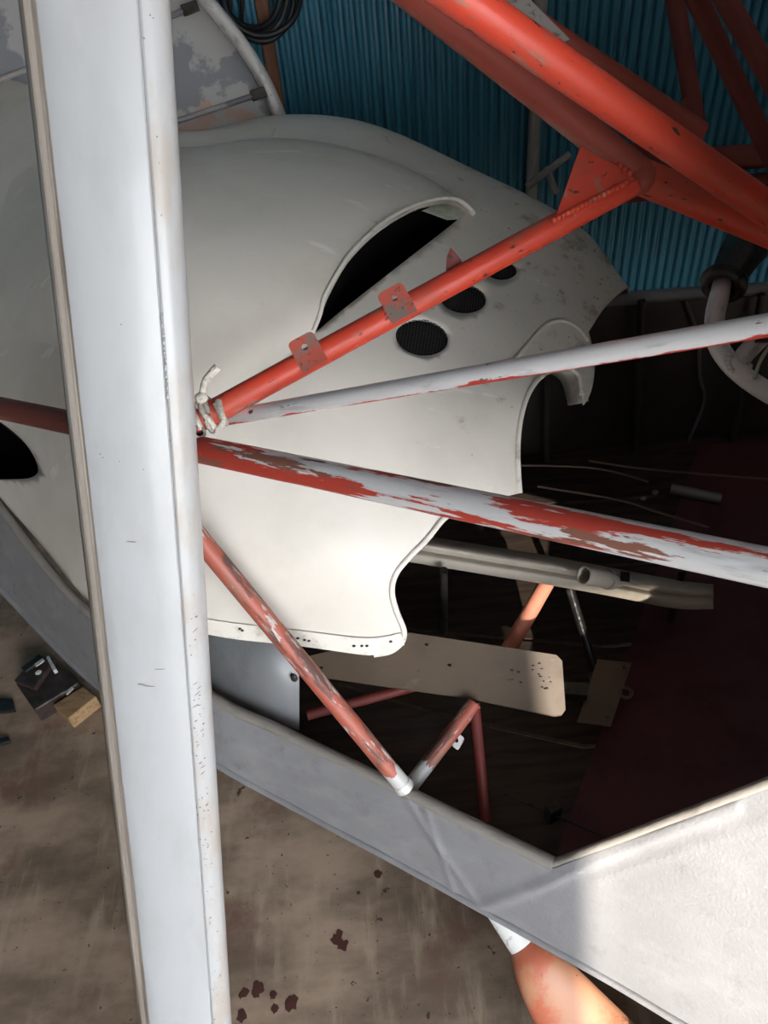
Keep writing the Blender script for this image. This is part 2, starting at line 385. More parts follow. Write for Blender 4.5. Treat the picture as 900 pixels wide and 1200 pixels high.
for (a_, b_) in (((617, 219), (668, 180)), ((640, 196), (652, 226))):
    MB().tube(straight(PY(*a_, YW - 0.09), PY(*b_, YW - 0.10)), 0.010, n=10).build('tied_stick', 'post', t)
t = thing('hanging_cable', PY(292, 12, YW - 0.07), 'coil of black cable hanging on the blue wall beside the timber batten', 'cable')
c0 = PY(292, -14, YW - 0.125)
for k in range(4):
    pts = []
    for i in range(33):
        g = 2 * math.pi * i / 32
        pts.append(c0 + Vector(((0.075 + 0.006 * k) * math.cos(g) + 0.010 * k, -0.012 * k + 0.012 * math.sin(2 * g + k), (0.085 + 0.008 * (k % 3)) * math.sin(g) - 0.004 * k)))
    MB().tube(pts, 0.0075, n=10).build('cable_loop', 'cable', t)
for k, x in enumerate((268, 282)):
    MB().tube(cat_rom([PY(x, -60, YW - 0.05), PY(x + 2, 0, YW - 0.07), PY(x + 1, 40, YW - 0.05), PY(x + 3, 150, YW - 0.05)]), 0.006, n=10).build('cable_tail', 'cable', t)
MB().box(c0 + Vector((0, 0.045, 0.09)), (0.008, 0, 0), (0, 0.03, 0), (0, 0, 0.008)).build('hook', 'dark_metal', t)

t = thing('dark_board', (1.62, YW - 0.05, 1.26), 'dark grey brown board hung on the blue wall behind the red frame tubes', 'board')
bx0 = PY(852, 40, YW - 0.05).x
MB().box((bx0 + 0.45, YW - 0.04, 1.88), (0.45, 0, 0), (0, 0.018, 0), (0, 0, 0.62)).build('panel', 'tail_dark', t, bevel=0.003, smooth=False)
MB().box((bx0 + 0.012, YW - 0.065, 1.88), (0.012, 0, 0), (0, 0.008, 0), (0, 0, 0.62)).build('edge_strip', 'dark_metal', t, smooth=False)

# tail surface leaning on the wall behind the cowling
tail = thing('tail_surface', PZ(200, 300, 0.0), 'silver fabric tail surface with ribs and tubular edge, leaning behind the cowling', 'tail surface')
def TP(px, py, dy=0.0):                                  # in the leaning plane of the panel
    p0 = P(330, 135, 1.72); n = Vector((0.05, -0.93, 0.36)).normalized()
    r = ray(px, py); return CAM + r * ((p0 - CAM).dot(n) / r.dot(n)) + n * dy
TN = Vector((0.05, -0.93, 0.36)).normalized()
arc = cat_rom([TP(-190, -150), TP(-60, -130), TP(90, -85), TP(190, -40), TP(235, -5), TP(268, 32), TP(300, 78), TP(325, 130), TP(345, 190), TP(352, 260), TP(330, 340)], 8)
MB().tube(arc, 0.0155).build('edge_tube', 'silver', tail)
low = [TP(-190, 330).lerp(TP(330, 340), i / (len(arc) - 1)) for i in range(len(arc))]
MB().grid([[a_.lerp(l_, k / 10) - TN * 0.004 for a_, l_ in zip(arc, low)] for k in range(11)]).build('fabric_skin', 'tail_skin', tail, thick=0.003)
MB().tube(straight(low[0], low[-1]), 0.012).build('edge_tube', 'silver', tail)
for (x0, y0, x1, y1) in ((312, 108, -120, 250), (232, 8, -150, 150), (95, -78, -170, 20)):
    a, b = TP(x0, y0, 0.006), TP(x1, y1, 0.006)
    MB().tube(straight(a, b, 8), 0.0085, n=12, squash=0.7).build('rib', 'tail_skin', tail)
    d = (b - a).normalized()
    MB().box(a + d * 0.016 + TN * 0.005, d * 0.018, d.cross(TN) * 0.011, TN * 0.003).build('rib_tape', 'dark_metal', tail, bevel=0.002)
# spar foot that carries the panel down to the floor
for x in (-150, 250):
    q = TP(x, 330)
    MB().tube(straight(q, Vector((q.x, q.y - 0.10, 0.0))), 0.011).build('foot_tube', 'silver', tail)


# ------------------------------------------------------------------ fuselage: welded tube frame, fabric, floor
FUS = thing('aircraft_fuselage', PZ(500, 900, 0.45), 'red welded tube aircraft fuselage with silver fabric lower side, open cockpit', 'fuselage')
A1 = (235, 527, 0.84); B1 = (900, 665, 0.56)
def on_T1(px, dpx=0.0):
    return P(px, 527 + (px - 235) * (665 - 527) / (900 - 235.0) + dpx, between(A1, B1, px))
MB().tube(straight(on_T1(-160), on_T1(990) + (on_T1(900) - on_T1(235)).normalized() * 0.45, 80), 0.0150, n=28).build('longeron', 'silver_red', FUS)
# left of the strut the longeron's paint is darkened to imitate shade
NODE_A = P(226, 496, 0.845)
NODE_B = P(748, 212, 0.85)
T2 = MB().tube(straight(NODE_A, NODE_B, 40), 0.0138, n=28).build('diagonal_tube', 'red', FUS)
T3a, T3b = (262, 490, 0.875), (900, 381, 0.56)
def on_T3(px): return P(px, 490 + (px - 262) * (381 - 490) / 638.0, between(T3a, T3b, px))
MB().tube(straight(on_T3(225), on_T3(985) + (on_T3(900) - on_T3(262)).normalized() * 0.40, 60), 0.0088, n=24).build('brace_tube', 'silver_redunder', FUS)
# T4 and the node block behind the strut
T4a, T4b = on_T1(130), P(472, 920, 1.135)
MB().tube(straight(T4a, T4b, 24), 0.0132, n=22).build('diagonal_tube', rust('rubbed_red_tube', 12.0, -12.0 * ((T4b - T4a).length - 0.035)), FUS)
MB().tube([T4b - (T4b - T4a).normalized() * 0.006, T4b + (T4b - T4a).normalized() * 0.006], [0.0138, 0.0150], n=22).build('weld_collar', 'silver', FUS)
MB().tube(straight(on_T1(150), NODE_A.lerp(on_T1(150), -0.02), 4), 0.012).build('node_tube', 'red_dusty', FUS)
MB().pipe(P(234, 507, 0.83), P(230, 500, 0.86), 0.007).build('tube_end', 'dark_metal', FUS)

# upper tubes
MB().tube(straight(longer(P(440, -41, 0.80), P(750, 204, 0.85), 1.1), P(750, 204, 0.85), 48), 0.0170, n=28).build('upper_tube', 'red_dusty', FUS)
MB().tube(straight(P(742, 203, 0.85), P(1010, 316, 0.95), 24), 0.0190, n=28).build('upper_tube', 'red', FUS)
MB().tube(straight(longer(P(450, -65, 0.593), P(1010, 322, 0.875), 0.4), P(1010, 322, 0.875), 56), 0.0165, n=28).build('front_upper_tube', 'red', FUS)
MB().tube(straight(longer(P(500, -52, 0.88), P(818, 160, 0.98), 1.0), P(818, 160, 0.98), 40), 0.0180, n=20).build('upper_tube', 'red_dusty', FUS)
MB().blob(P(750, 208, 0.850), (0.0188, 0.0188, 0.0188)).build('node_weld', 'red_dusty', FUS)
# gusset plate with weld bead
g0, g1, g2 = P(684, 160, 0.842), P(648, 262, 0.838), P(745, 212, 0.838)
gn = (g1 - g0).cross(g2 - g0).normalized()
gus = MB().prism([g0, g1, g2], gn * 0.003).build('gusset_plate', 'red', FUS, smooth=False, bevel=0.0008)
wb = MB()
for i in range(17):
    q = g1.lerp(g2, (i + 0.2) / 18.5) + (g0 - g2.lerp(g1, 0.5)).normalized() * 0.002 - FWD * 0.004
    wb.blob(q, (0.0042, 0.0030, 0.0036), 6)
for i in range(10):
    q = g0.lerp(g2, (i + 0.5) / 11.0) - FWD * 0.004
    wb.blob(q, (0.0036, 0.0028, 0.0036), 6)
wb.build('weld_bead', 'red', FUS)
# small steel fin riding under the upper tube at the top
f0 = [P(521, 44, 0.835), P(530, 55, 0.835), P(556, 66, 0.835), P(575, 70, 0.835), P(560, 50, 0.835)]
MB().prism(f0, FWD * 0.004).build('tab', 'red_dull', FUS, smooth=False)
# plate edge under the front tube
MB().prism([P(578, 0, 0.80), P(600, -22, 0.80), P(668, 46, 0.80), P(655, 52, 0.80)], FWD * 0.003).build('tab', 'grey_bracket', FUS, smooth=False)

# brackets with a bolt hole on the diagonal tube
def tab(c, u, v, n, w, h, hole, mname, th=0.0022):
    """rounded tab with a hole: c bottom centre, u across, v up, n thickness"""
    out = [(-w, 0), (w, 0), (w, h - 0.35 * w)] + [(w - 0.35 * w * (1 - math.cos(a)), h - 0.35 * w + 0.35 * w * math.sin(a)) for a in (0.5, 1.0, 1.57)] \
        + [(-w + 0.35 * w * (1 - math.cos(a)), h - 0.35 * w + 0.35 * w * math.sin(a)) for a in (1.57, 1.0, 0.5)] + [(-w, h - 0.35 * w)]
    hc = (0, h * 0.66); nh = 14
    pts = [Vector(p) for p in out] + [Vector((hc[0] + hole * math.cos(2 * math.pi * i / nh), hc[1] + hole * math.sin(2 * math.pi * i / nh))) for i in range(nh)]
    no = len(out); ed = [(i, (i + 1) % no) for i in range(no)] + [(no + i, no + (i + 1) % nh) for i in range(nh)]
    vv, ee, ff, *_ = delaunay_2d_cdt(pts, ed, [], 0, 1e-7)
    keep = []
    for f in ff:
        cx = sum(vv[i].x for i in f) / len(f); cy = sum(vv[i].y for i in f) / len(f)
        if (cx - hc[0]) ** 2 + (cy - hc[1]) ** 2 > (hole * 0.93) ** 2 and inside((cx, cy), out): keep.append(f)
    mb = MB(); mb.add([c + u * p.x + v * p.y for p in vv], keep)
    return mb.build('bracket', mname, FUS, smooth=False, thick=th)
def inside(p, poly):
    x, y = p; c = False; n = len(poly)
    for i in range(n):
        x0, y0 = poly[i][0], poly[i][1]; x1, y1 = poly[i - 1][0], poly[i - 1][1]
        if (y0 > y) != (y1 > y) and x < (x1 - x0) * (y - y0) / (y1 - y0) + x0: c = not c
    return c
tdir = (NODE_B - NODE_A).normalized()
vperp = (UPV * 0.95 - RGT * 0.30); vperp = (vperp - tdir * vperp.dot(tdir)).normalized()
nrm = tdir.cross(vperp).normalized()
if nrm.dot(FWD) > 0: nrm = -nrm
def onT2(px):
    t = (px - 226) / (748 - 226.0); return NODE_A.lerp(NODE_B, t)
for px, mm in ((364, 'bracket'), (467, 'bracket')):
    tab(onT2(px) + nrm * 0.0145 - vperp * 0.012, tdir, vperp, nrm, 0.0155, 0.036, 0.0036, mm)
MB().prism([P(523, 316, 0.848), P(524, 300, 0.846), P(528, 290, 0.845), P(534, 296, 0.846), P(541, 305, 0.848), P(541, 313, 0.850)], FWD * 0.004).build('bracket', 'red_dull', FUS, smooth=False)
MB().tube([P(529, 301, 0.842), P(529, 301, 0.846)], 0.0018, n=10).build('bolt_hole', 'dark_metal', FUS)

# far side frame, seen dark against the wall
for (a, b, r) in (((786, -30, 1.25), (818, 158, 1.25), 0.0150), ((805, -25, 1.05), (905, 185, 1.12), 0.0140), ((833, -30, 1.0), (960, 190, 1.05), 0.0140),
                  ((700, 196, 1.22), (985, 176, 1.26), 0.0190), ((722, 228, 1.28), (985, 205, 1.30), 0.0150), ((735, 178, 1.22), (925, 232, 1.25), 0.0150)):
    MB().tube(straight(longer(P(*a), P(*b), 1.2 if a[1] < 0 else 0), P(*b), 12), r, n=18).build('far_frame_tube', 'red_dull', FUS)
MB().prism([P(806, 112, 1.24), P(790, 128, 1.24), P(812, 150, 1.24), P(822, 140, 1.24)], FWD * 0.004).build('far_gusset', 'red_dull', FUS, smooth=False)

# near lower rail with doped fabric over it
RAIL = [(-200, 330, 1.60), (-90, 470, 1.53), (0, 594, 1.46), (105, 719, 1.37), (250, 818, 1.28), (330, 857, 1.235), (470, 925, 1.14), (560, 969, 1.085), (648, 1012, 1.036)]
SILL = [(648, 1012, 1.036), (720, 985, 0.985), (800, 955, 0.925), (900, 917, 0.86), (1040, 862, 0.78)]
BOT = [(-200, 520, 1.72), (-90, 600, 1.66), (0, 690, 1.58), (110, 800, 1.45), (250, 893, 1.335), (330, 938, 1.29), (470, 1013, 1.195), (560, 1063, 1.14), (648, 1112, 1.09)]
BOT2 = [(648, 1112, 1.09), (720, 1152, 1.05), (800, 1200, 1.0), (900, 1258, 0.95), (1040, 1340, 0.88)]
railw = cat_rom([P(*q) for q in RAIL], 26); sillw = cat_rom([P(*q) for q in SILL], 26)
botw = cat_rom([P(*q) for q in BOT], 26); bot2w = cat_rom([P(*q) for q in BOT2], 26)
MB().tube(railw, 0.0095, n=16).build('lower_longeron', 'fabric_rail', FUS)
MB().tube(sillw, 0.0060, n=14).build('sill_hem', 'fabric_rail', FUS)
def skin_rows(top, bot, n=14, bulge=0.010):
    rows = []
    for k in range(n + 1):
        t = k / n; row = []
        for i, (a, b) in enumerate(zip(top, bot)):
            q = a.lerp(b, t) - Vector((0.3, 0.8, 0)).normalized() * bulge * math.sin(math.pi * t) * 0.6
            q += Vector((0, -1, 0)) * 0.0016 * pnoise(Vector((q.x * 14, q.y * 14, q.z * 14)))
            row.append(q)
        rows.append(row)
    return rows
out = Vector((-0.25, -0.9, 0.1)).normalized()
SKR = skin_rows([p + out * (0.009 - 0.005 * min(1, max(0, (p.x - 0.05) / 0.2))) for p in railw + sillw[1:]], botw + bot2w[1:], 64, 0.012)
CREASE = [cat_rom([Vector((a_, b_, 0)) for a_, b_ in l], 12) for l in ([(470, 926), (512, 990), (560, 1058)], [(498, 945), (513, 990), (532, 1046)], [(566, 1062), (610, 1046), (650, 1030), (700, 1006), (780, 975), (860, 945)], [(700, 1030), (790, 1000), (905, 960)])]
for r_ in SKR:                                          # ridges where frame tubes press through the fabric
    for q in r_:
        x_, y_ = to_px(q)
        for c_, w_, h_ in zip(CREASE, (4.0, 3.5, 8.0, 6.0), (0.0030, 0.0020, 0.0038, 0.0012)):
            d_ = min((p_.x - x_) ** 2 + (p_.y - y_) ** 2 for p_ in c_)
            if d_ < 900: q += out * h_ * math.exp(-d_ / (w_ * w_))
note(MB().grid(SKR).build('fabric_skin', 'fabric', FUS, thick=0.004), 'silver doped fabric side, sunlit towards the right')
MB().tube(botw, 0.0060, n=12).build('bottom_hem', 'fabric', FUS); MB().tube(bot2w, 0.0060, n=12).build('bottom_hem', 'fabric', FUS)
# unseen rear fuselage side, made taller, deeper and longer to block door light
ld = (on_T1(900) - on_T1(235)).normalized()
r0 = sillw[-1]; r1 = bot2w[-1]; tA = on_T1(1010)
rear = []
for k in range(9):
    o_ = ld * (-0.02 + 3.4 * k / 8)
    rear.append([tA + o_ * 1.02 + Vector((0.12, 0.06, 0.72)), tA + o_ + Vector((0.02, 0.01, 0.10)), (tA + o_).lerp(r0 + o_ * 1.05, 0.5), r0 + o_ * 1.05 + Vector((0, 0, 0.0)), r0.lerp(r1, 0.5) + o_, r1 + o_ - Vector((0, 0, 0.30 * min(1, k / 2)))])
note(MB().grid(rear).build('fabric_skin', 'fabric', FUS, thick=0.004), 'unseen silver fabric side of the rear fuselage, enlarged to block light')
# far side skin and its rail
YF = 1.42
fz0 = 0.52
FX0, FX1 = -0.75, 1.6
fl = PY(690, 352, YF); fr = PY(900, 338, YF)
def ztop(x): return fl.z + (fr.z - fl.z) * (x - fl.x) / (fr.x - fl.x)
topf = [Vector((x, YF + 0.004 * pnoise(Vector((x * 3, 0, 0))), min(ztop(x), 1.02))) for x in np.linspace(FX0, FX1, 40)]
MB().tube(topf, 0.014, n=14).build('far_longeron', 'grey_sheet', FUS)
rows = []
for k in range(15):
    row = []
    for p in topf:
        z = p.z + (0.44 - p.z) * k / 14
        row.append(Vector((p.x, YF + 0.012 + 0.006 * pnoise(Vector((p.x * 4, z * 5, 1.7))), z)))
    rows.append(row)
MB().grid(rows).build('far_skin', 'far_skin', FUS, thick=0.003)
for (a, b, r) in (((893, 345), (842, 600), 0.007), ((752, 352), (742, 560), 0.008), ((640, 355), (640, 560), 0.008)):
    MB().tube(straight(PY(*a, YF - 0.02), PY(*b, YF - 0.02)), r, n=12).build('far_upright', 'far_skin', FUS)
# pale tube drawing a crease's reflection on the far skin
MB().tube(cat_rom([PY(803, 352, YF - 0.004), PY(818, 395, YF - 0.004), PY(820, 440, YF - 0.004), PY(825, 470, YF - 0.004), PY(808, 515, YF - 0.004), PY(800, 550, YF - 0.004), PY(790, 562, YF - 0.004)]), 0.0045, n=10, squash=0.8).build('crease_reflection', 'grey_sheet', FUS)

# cockpit floor: boards to the left, maroon cover to the right
ZF = 0.50
fr_ = [PZ(*q, ZF) for q in ((640, 1030), (720, 800), (745, 600))]
def board(name, pts, m, th=0.012):
    return MB().prism([Vector((p.x, p.y, ZF)) for p in pts], (0, 0, -th)).build(name, m, FUS, smooth=False, bevel=0.002)
nearL = [P(*q) for q in RAIL[3:]]
inn = Vector((0.25, 0.9, 0)).normalized() * 0.025
strip = [PZ(95, 640, ZF), PZ(300, 700, ZF), PZ(500, 740, ZF)]
# boards run along the fuselage
e0 = [p + inn for p in nearL]
e0 = [Vector((p.x, p.y, ZF)) for p in e0]
e0 += [Vector((0.45, 0.46, ZF)), Vector((0.9, 0.16, ZF))]
far0 = [Vector((x, YF + 0.012, ZF)) for x in np.linspace(-0.62, 0.95, len(e0) - 1)] + [Vector((1.55, YF + 0.012, ZF))]
NB = 5
for k in range(NB):
    a_ = [p.lerp(q, k / NB + 0.004) for p, q in zip(e0, far0)]; b_ = [p.lerp(q, (k + 1) / NB - 0.004) for p, q in zip(e0, far0)]
    mb = MB(); rows = [a_, b_]; mb.grid(rows)
    mb.build('floor_board', 'wood_floor', FUS, smooth=False, thick=0.012)
MB().prism([PZ(652, 1002, ZF + 0.004), PZ(735, 770, ZF + 0.004), Vector((0.75, YF - 0.03, ZF + 0.004)), Vector((1.5, YF - 0.03, ZF + 0.004)), Vector((1.2, 0.45, ZF + 0.004)), Vector((0.36, 0.42, ZF + 0.004))], (0, 0, -0.004)).build('floor_cover', 'maroon', FUS, smooth=False)

# interior red bracing that carries the plate and the tray
ZP = 0.625
def seg(a, b, r, m, name='inner_tube', n=16): return MB().tube(straight(a, b, 10), r, n=n).build(name, m, FUS)
seg(PZ(478, 925, 0.55), P(556, 824, 1.215), 0.0120, rust('rubbed_red_brace', -12.0, 12.0 * 0.05))
seg(P(556, 824, 1.215), PZ(569, 962, 0.505), 0.0085, 'red_dull')
seg(PZ(360, 838, 0.56), PZ(520, 795, 0.56), 0.009, 'red_dull')
seg(PZ(592, 768, 0.60), P(643, 679, 1.335), 0.0135, 'sunlit_faded_red')
seg(P(668, 690, 1.32), P(697, 785, 1.31), 0.0075, 'rubber')
td = (P(556, 824, 1.215) - PZ(478, 925, 0.55)).normalized()
tab(P(524, 858, 1.208), (td * 0.6 - FWD * 0.1 + UPV * 0.2).normalized(), (RGT * 0.75 - UPV * 0.66).normalized(), FWD, 0.011, 0.030, 0.0034, 'grey_bracket')
# hinge clip on the floor with its rod
hc = PZ(647, 958, ZF)
MB().box(hc + Vector((0, 0, 0.020)), (0.010, 0.004, 0), (-0.003, 0.008, 0), (0, 0, 0.020)).build('floor_clip', 'dark_metal', FUS, bevel=0.002)
seg(PZ(590, 930, ZF + 0.016), PZ(720, 985, ZF + 0.016), 0.0022, 'dark_metal', 'clip_rod', 8)
# grey sheet below the cowling, inside the rail
gs = [P(180, 700, 1.25), P(300, 742, 1.21), P(350, 765, 1.19), P(350, 856, 1.26), P(300, 842, 1.29), P(180, 790, 1.38)]
MB().grid([[gs[0], gs[1], gs[2]], [gs[0].lerp(gs[5], .5), gs[1].lerp(gs[4], .5), gs[2].lerp(gs[3], .5)], [gs[5], gs[4], gs[3]]]).build('side_sheet', 'grey_sheet', FUS, thick=0.003)
MB().blob(P(345, 795, 1.214), (0.006, 0.003, 0.009), 6).build('rivet', 'dark_metal', FUS)
# control cables
for pts in ([(690, 540, 1.5), (760, 550, 1.45), (905, 562, 1.35)], [(630, 570, 1.45), (720, 585, 1.42), (770, 600, 1.38), (830, 618, 1.33)], [(560, 545, 1.5), (690, 548, 1.52), (760, 565, 1.5)]):
    MB().tube(cat_rom([P(*q) for q in pts], 8), 0.0022, n=8).build('control_cable', 'dark_cable', FUS)

# ------------------------------------------------------------------ engine cowling
COWL = thing('engine_cowling', P(300, 760, 1.15), 'big cream fibreglass engine cowling with cheek scoop, lying in the fuselage', 'cowling')
# stations from nose (left) to tail (right); rows from hidden back, over the ridge, down to the flange
ST = [
 [(-160, 270, 1.86), (-160, 215, 1.80), (-160, 190, 1.70), (-160, 235, 1.58), (-160, 295, 1.50), (-160, 350, 1.46), (-160, 385, 1.46), (-160, 410, 1.50)],
 [(0, 220, 1.90), (0, 130, 1.68), (0, 97, 1.50), (0, 190, 1.30), (0, 310, 1.16), (0, 430, 1.11), (0, 520, 1.14), (0, 583, 1.21)],
 [(108, 280, 1.82), (108, 180, 1.60), (108, 145, 1.43), (108, 230, 1.24), (108, 350, 1.10), (108, 490, 1.04), (108, 620, 1.07), (108, 708, 1.16)],
 [(232, 280, 1.86), (230, 190, 1.63), (228, 155, 1.46), (230, 240, 1.27), (233, 345, 1.13), (237, 480, 1.04), (241, 640, 1.04), (245, 744, 1.13)],
 [(330, 270, 1.92), (330, 175, 1.69), (328, 136, 1.52), (331, 225, 1.32), (336, 335, 1.17), (340, 460, 1.06), (345, 640, 1.03), (350, 757, 1.12)],
 [(432, 290, 1.92), (432, 185, 1.70), (431, 146, 1.53), (430, 240, 1.34), (428, 340, 1.20), (426, 455, 1.09), (427, 640, 1.04), (430, 768, 1.12)],
 [(550, 350, 1.92), (550, 238, 1.70), (548, 197, 1.53), (538, 290, 1.37), (525, 380, 1.24), (510, 475, 1.14), (492, 640, 1.07), (478, 770, 1.13)],
 [(676, 410, 1.88), (676, 305, 1.66), (672, 261, 1.50), (646, 330, 1.39), (620, 410, 1.27), (605, 490, 1.18), (560, 650, 1.12), (520, 780, 1.16)],
 [(738, 470, 1.84), (740, 372, 1.64), (735, 336, 1.50), (716, 384, 1.42), (702, 440, 1.34), (690, 510, 1.28), (630, 670, 1.20), (560, 800, 1.22)],
]
for k, (da, db) in enumerate(((0.0, 0.0), (0.17, 0.06), (0.02, 0.01))):      # the nose turns away to the left
    ST[k] = [(x, y, d + (da + (db - da) * r / 7) * (0.5 if r < 2 else 1)) for r, (x, y, d) in enumerate(ST[k])]
def crv(pts, t):                                        # Catmull-Rom on arrays, t in 0..1
    n = len(pts) - 1; x = min(max(t, 0), 1) * n; i = min(int(x), n - 1); u = x - i
    g = lambda k: pts[k] if 0 <= k <= n else (2 * pts[0] - pts[1] if k < 0 else 2 * pts[n] - pts[n - 1])
    p0, p1, p2, p3 = g(i - 1), g(i), g(i + 1), g(i + 2)
    return 0.5 * (2 * p1 + (p2 - p0) * u + (2 * p0 - 5 * p1 + 4 * p2 - p3) * u * u + (3 * p1 - p0 - 3 * p2 + p3) * u ** 3)
NU, NV = 96, 84
ctl = np.array(ST, float)
mid = np.array([[crv(ctl[s], v / NV) for v in range(NV + 1)] for s in range(len(ST))])       # along each station
GR = np.array([[crv(mid[:, v], u / NU) for v in range(NV + 1)] for u in range(NU + 1)])       # then across stations: px, py, d
VR = int(round(NV * 2 / 7))                                                                   # ridge row
def uv3(u, v):                                          # param -> px, py, d (bilinear)
    x = min(max(u, 0), 1) * NU; y = min(max(v, 0), 1) * NV; i = min(int(x), NU - 1); j = min(int(y), NV - 1); a, b = x - i, y - j
    return (GR[i, j] * (1 - a) + GR[i + 1, j] * a) * (1 - b) + (GR[i, j + 1] * (1 - a) + GR[i + 1, j + 1] * a) * b
FR = GR[:, VR:, :]
def px_uv(px, py):                                      # visible side: nearest node, then Newton
    d2 = (FR[:, :, 0] - px) ** 2 + (FR[:, :, 1] - py) ** 2
    i, j = np.unravel_index(np.argmin(d2), d2.shape); u, v = i / NU, (j + VR) / NV
    for _ in range(12):
        q = uv3(u, v); e = np.array([px - q[0], py - q[1]])
        if abs(e).max() < 0.02: break
        h = 0.5 / NU; k = 0.5 / NV
        ju = (uv3(u + h, v) - uv3(u - h, v))[:2] / (2 * h); jv = (uv3(u, v + k) - uv3(u, v - k))[:2] / (2 * k)
        J = np.array([[ju[0], jv[0]], [ju[1], jv[1]]])
        if abs(np.linalg.det(J)) < 1e-6: break
        s = np.linalg.solve(J, e); s = np.clip(s, -0.03, 0.03); u = min(max(u + s[0], 0), 1); v = min(max(v + s[1], VR / NV), 1)
    return u, v
def uvP(u, v, off=0.0):
    q = uv3(u, v); return P(q[0], q[1], q[2] - off)
def mdep(px, py): return uv3(*px_uv(px, py))[2]
def smooth2(pts, per=6): return [(p.x, p.y) for p in cat_rom([Vector((a, b, 0)) for a, b in pts], per)]

# outline of the visible edge, traced from the rear upper corner down and back along the flange
REAR = smooth2([(735, 338), (722, 347), (706, 364), (690, 389)], 4) + smooth2([(694, 405), (697, 432), (693, 458), (685, 474)], 3) + \
       smooth2([(682, 462), (678, 440), (664, 431), (645, 434), (626, 450), (613, 478), (607, 515), (607, 550), (609, 578)], 5) + \
       smooth2([(575, 586), (545, 596), (522, 606), (500, 632), (480, 652), (464, 672), (459, 692), (464, 715), (473, 738), (471, 752), (458, 763), (438, 767)], 5)
BOTTOM = smooth2([(430, 767), (350, 757), (300, 751), (245, 744), (175, 728), (108, 708), (50, 640), (0, 583), (-80, 490), (-158, 409)], 6)
uvb = [(0.0, 0.0), (1.0, 0.0)] + [(1.0, j / 8 * VR / NV) for j in range(1, 8)]
uvb += [px_uv(*q) for q in REAR + BOTTOM]
top_e = [(i / 12, 0.0) for i in range(1, 12)]
uvb = [(0.0, 0.0)] + top_e + uvb[1:] + [(0.0, 1 - k / 12) for k in range(1, 12)]
# holes: scoop mouth, three round screens, nose opening
MOUTH = [(368, 391)] + smooth2([(368, 391), (400, 364), (450, 325), (500, 286), (537, 257)], 4)[1:] + smooth2([(537, 257), (522, 243), (492, 243), (447, 268), (408, 306), (383, 350)], 4)
def ell(cx, cy, a, b, rot, n=28):
    r = math.radians(rot)
    return [(cx + a * math.cos(t) * math.cos(r) - b * math.sin(t) * math.sin(r), cy + a * math.cos(t) * math.sin(r) + b * math.sin(t) * math.cos(r)) for t in [2 * math.pi * i / n for i in range(n)]]
SCR = [ell(494.5, 395.5, 31, 21, 8), ell(543, 350, 27, 17, 5), ell(588, 317, 18, 11, 0)]
NOSE = smooth2([(-90, 420), (-20, 480), (8, 500), (30, 520), (44, 545), (40, 558), (15, 562), (-30, 558), (-80, 520), (-100, 470)], 4)
holes = [[px_uv(*q) for q in h] for h in [MOUTH] + SCR + [NOSE]]
S2 = 4.0
pts, eds = [], []
def loop(l):
    o = len(pts); l2 = [l[0]]
    for q in l[1:]:
        if (q[0] - l2[-1][0]) ** 2 + (q[1] - l2[-1][1]) ** 2 > 1e-7: l2.append(q)
    if (l2[0][0] - l2[-1][0]) ** 2 + (l2[0][1] - l2[-1][1]) ** 2 < 1e-7: l2.pop()
    pts.extend(Vector(q) for q in l2); n = len(l2); eds.extend((o + i, o + (i + 1) % n) for i in range(n)); return l2
bl = loop(uvb); hl = [loop(h) for h in holes]
WGT = np.array([1.0, 0.8]); NEAR = np.array([q for h in hl for q in h] + bl) * WGT
for i in range(1, NU):
    for j in range(1, NV):
        q = (i / NU, j / NV)
        if inside(q, bl) and not any(inside(q, h) for h in hl) and (NEAR - np.array(q) * WGT).__pow__(2).sum(1).min() > 0.0052 ** 2: pts.append(Vector(q))
vv, ee, ff, *_ = delaunay_2d_cdt(pts, eds, [], 0, 1e-6)
keep = []
for f in ff:
    c = (sum(vv[i].x for i in f) / len(f), sum(vv[i].y for i in f) / len(f))
    if inside(c, bl) and not any(inside(c, h) for h in hl): keep.append(f)
used = sorted({i for f in keep for i in f}); rm = {k: i for i, k in enumerate(used)}
mb = MB(); mb.add([uvP(vv[k].x, vv[k].y) for k in used], [tuple(rm[i] for i in f) for f in keep])
mb.build('shell', 'cowl', COWL, thick=0.004, angle=70)

# rolled rims along the cut edges
def rim(pp, r, name='edge_rim', m='cowl_edge', off=0.0, closed=False):
    w = [uvP(*px_uv(*q), off) for q in pp]
    if closed: w.append(w[0])
    w = [w[0]] + [q for k, q in enumerate(w) if k and (q - w[k - 1]).length > 0.0015]
    return MB().tube(w, r, n=10).build(name, m, COWL)
rim(smooth2([(682, 462), (678, 440), (664, 431), (645, 434), (626, 450), (613, 478), (607, 515), (607, 550), (609, 578)], 6), 0.0045)
rim(smooth2([(575, 586), (545, 596), (522, 606), (500, 632), (480, 652), (464, 672), (459, 692), (464, 715), (473, 738), (471, 752), (458, 763), (438, 767)], 6), 0.0045)
rim(smooth2([(600, 425), (618, 404), (638, 382), (658, 376), (676, 384), (689, 400)], 6), 0.0040, 'arch_bead', 'cowl', -0.001)
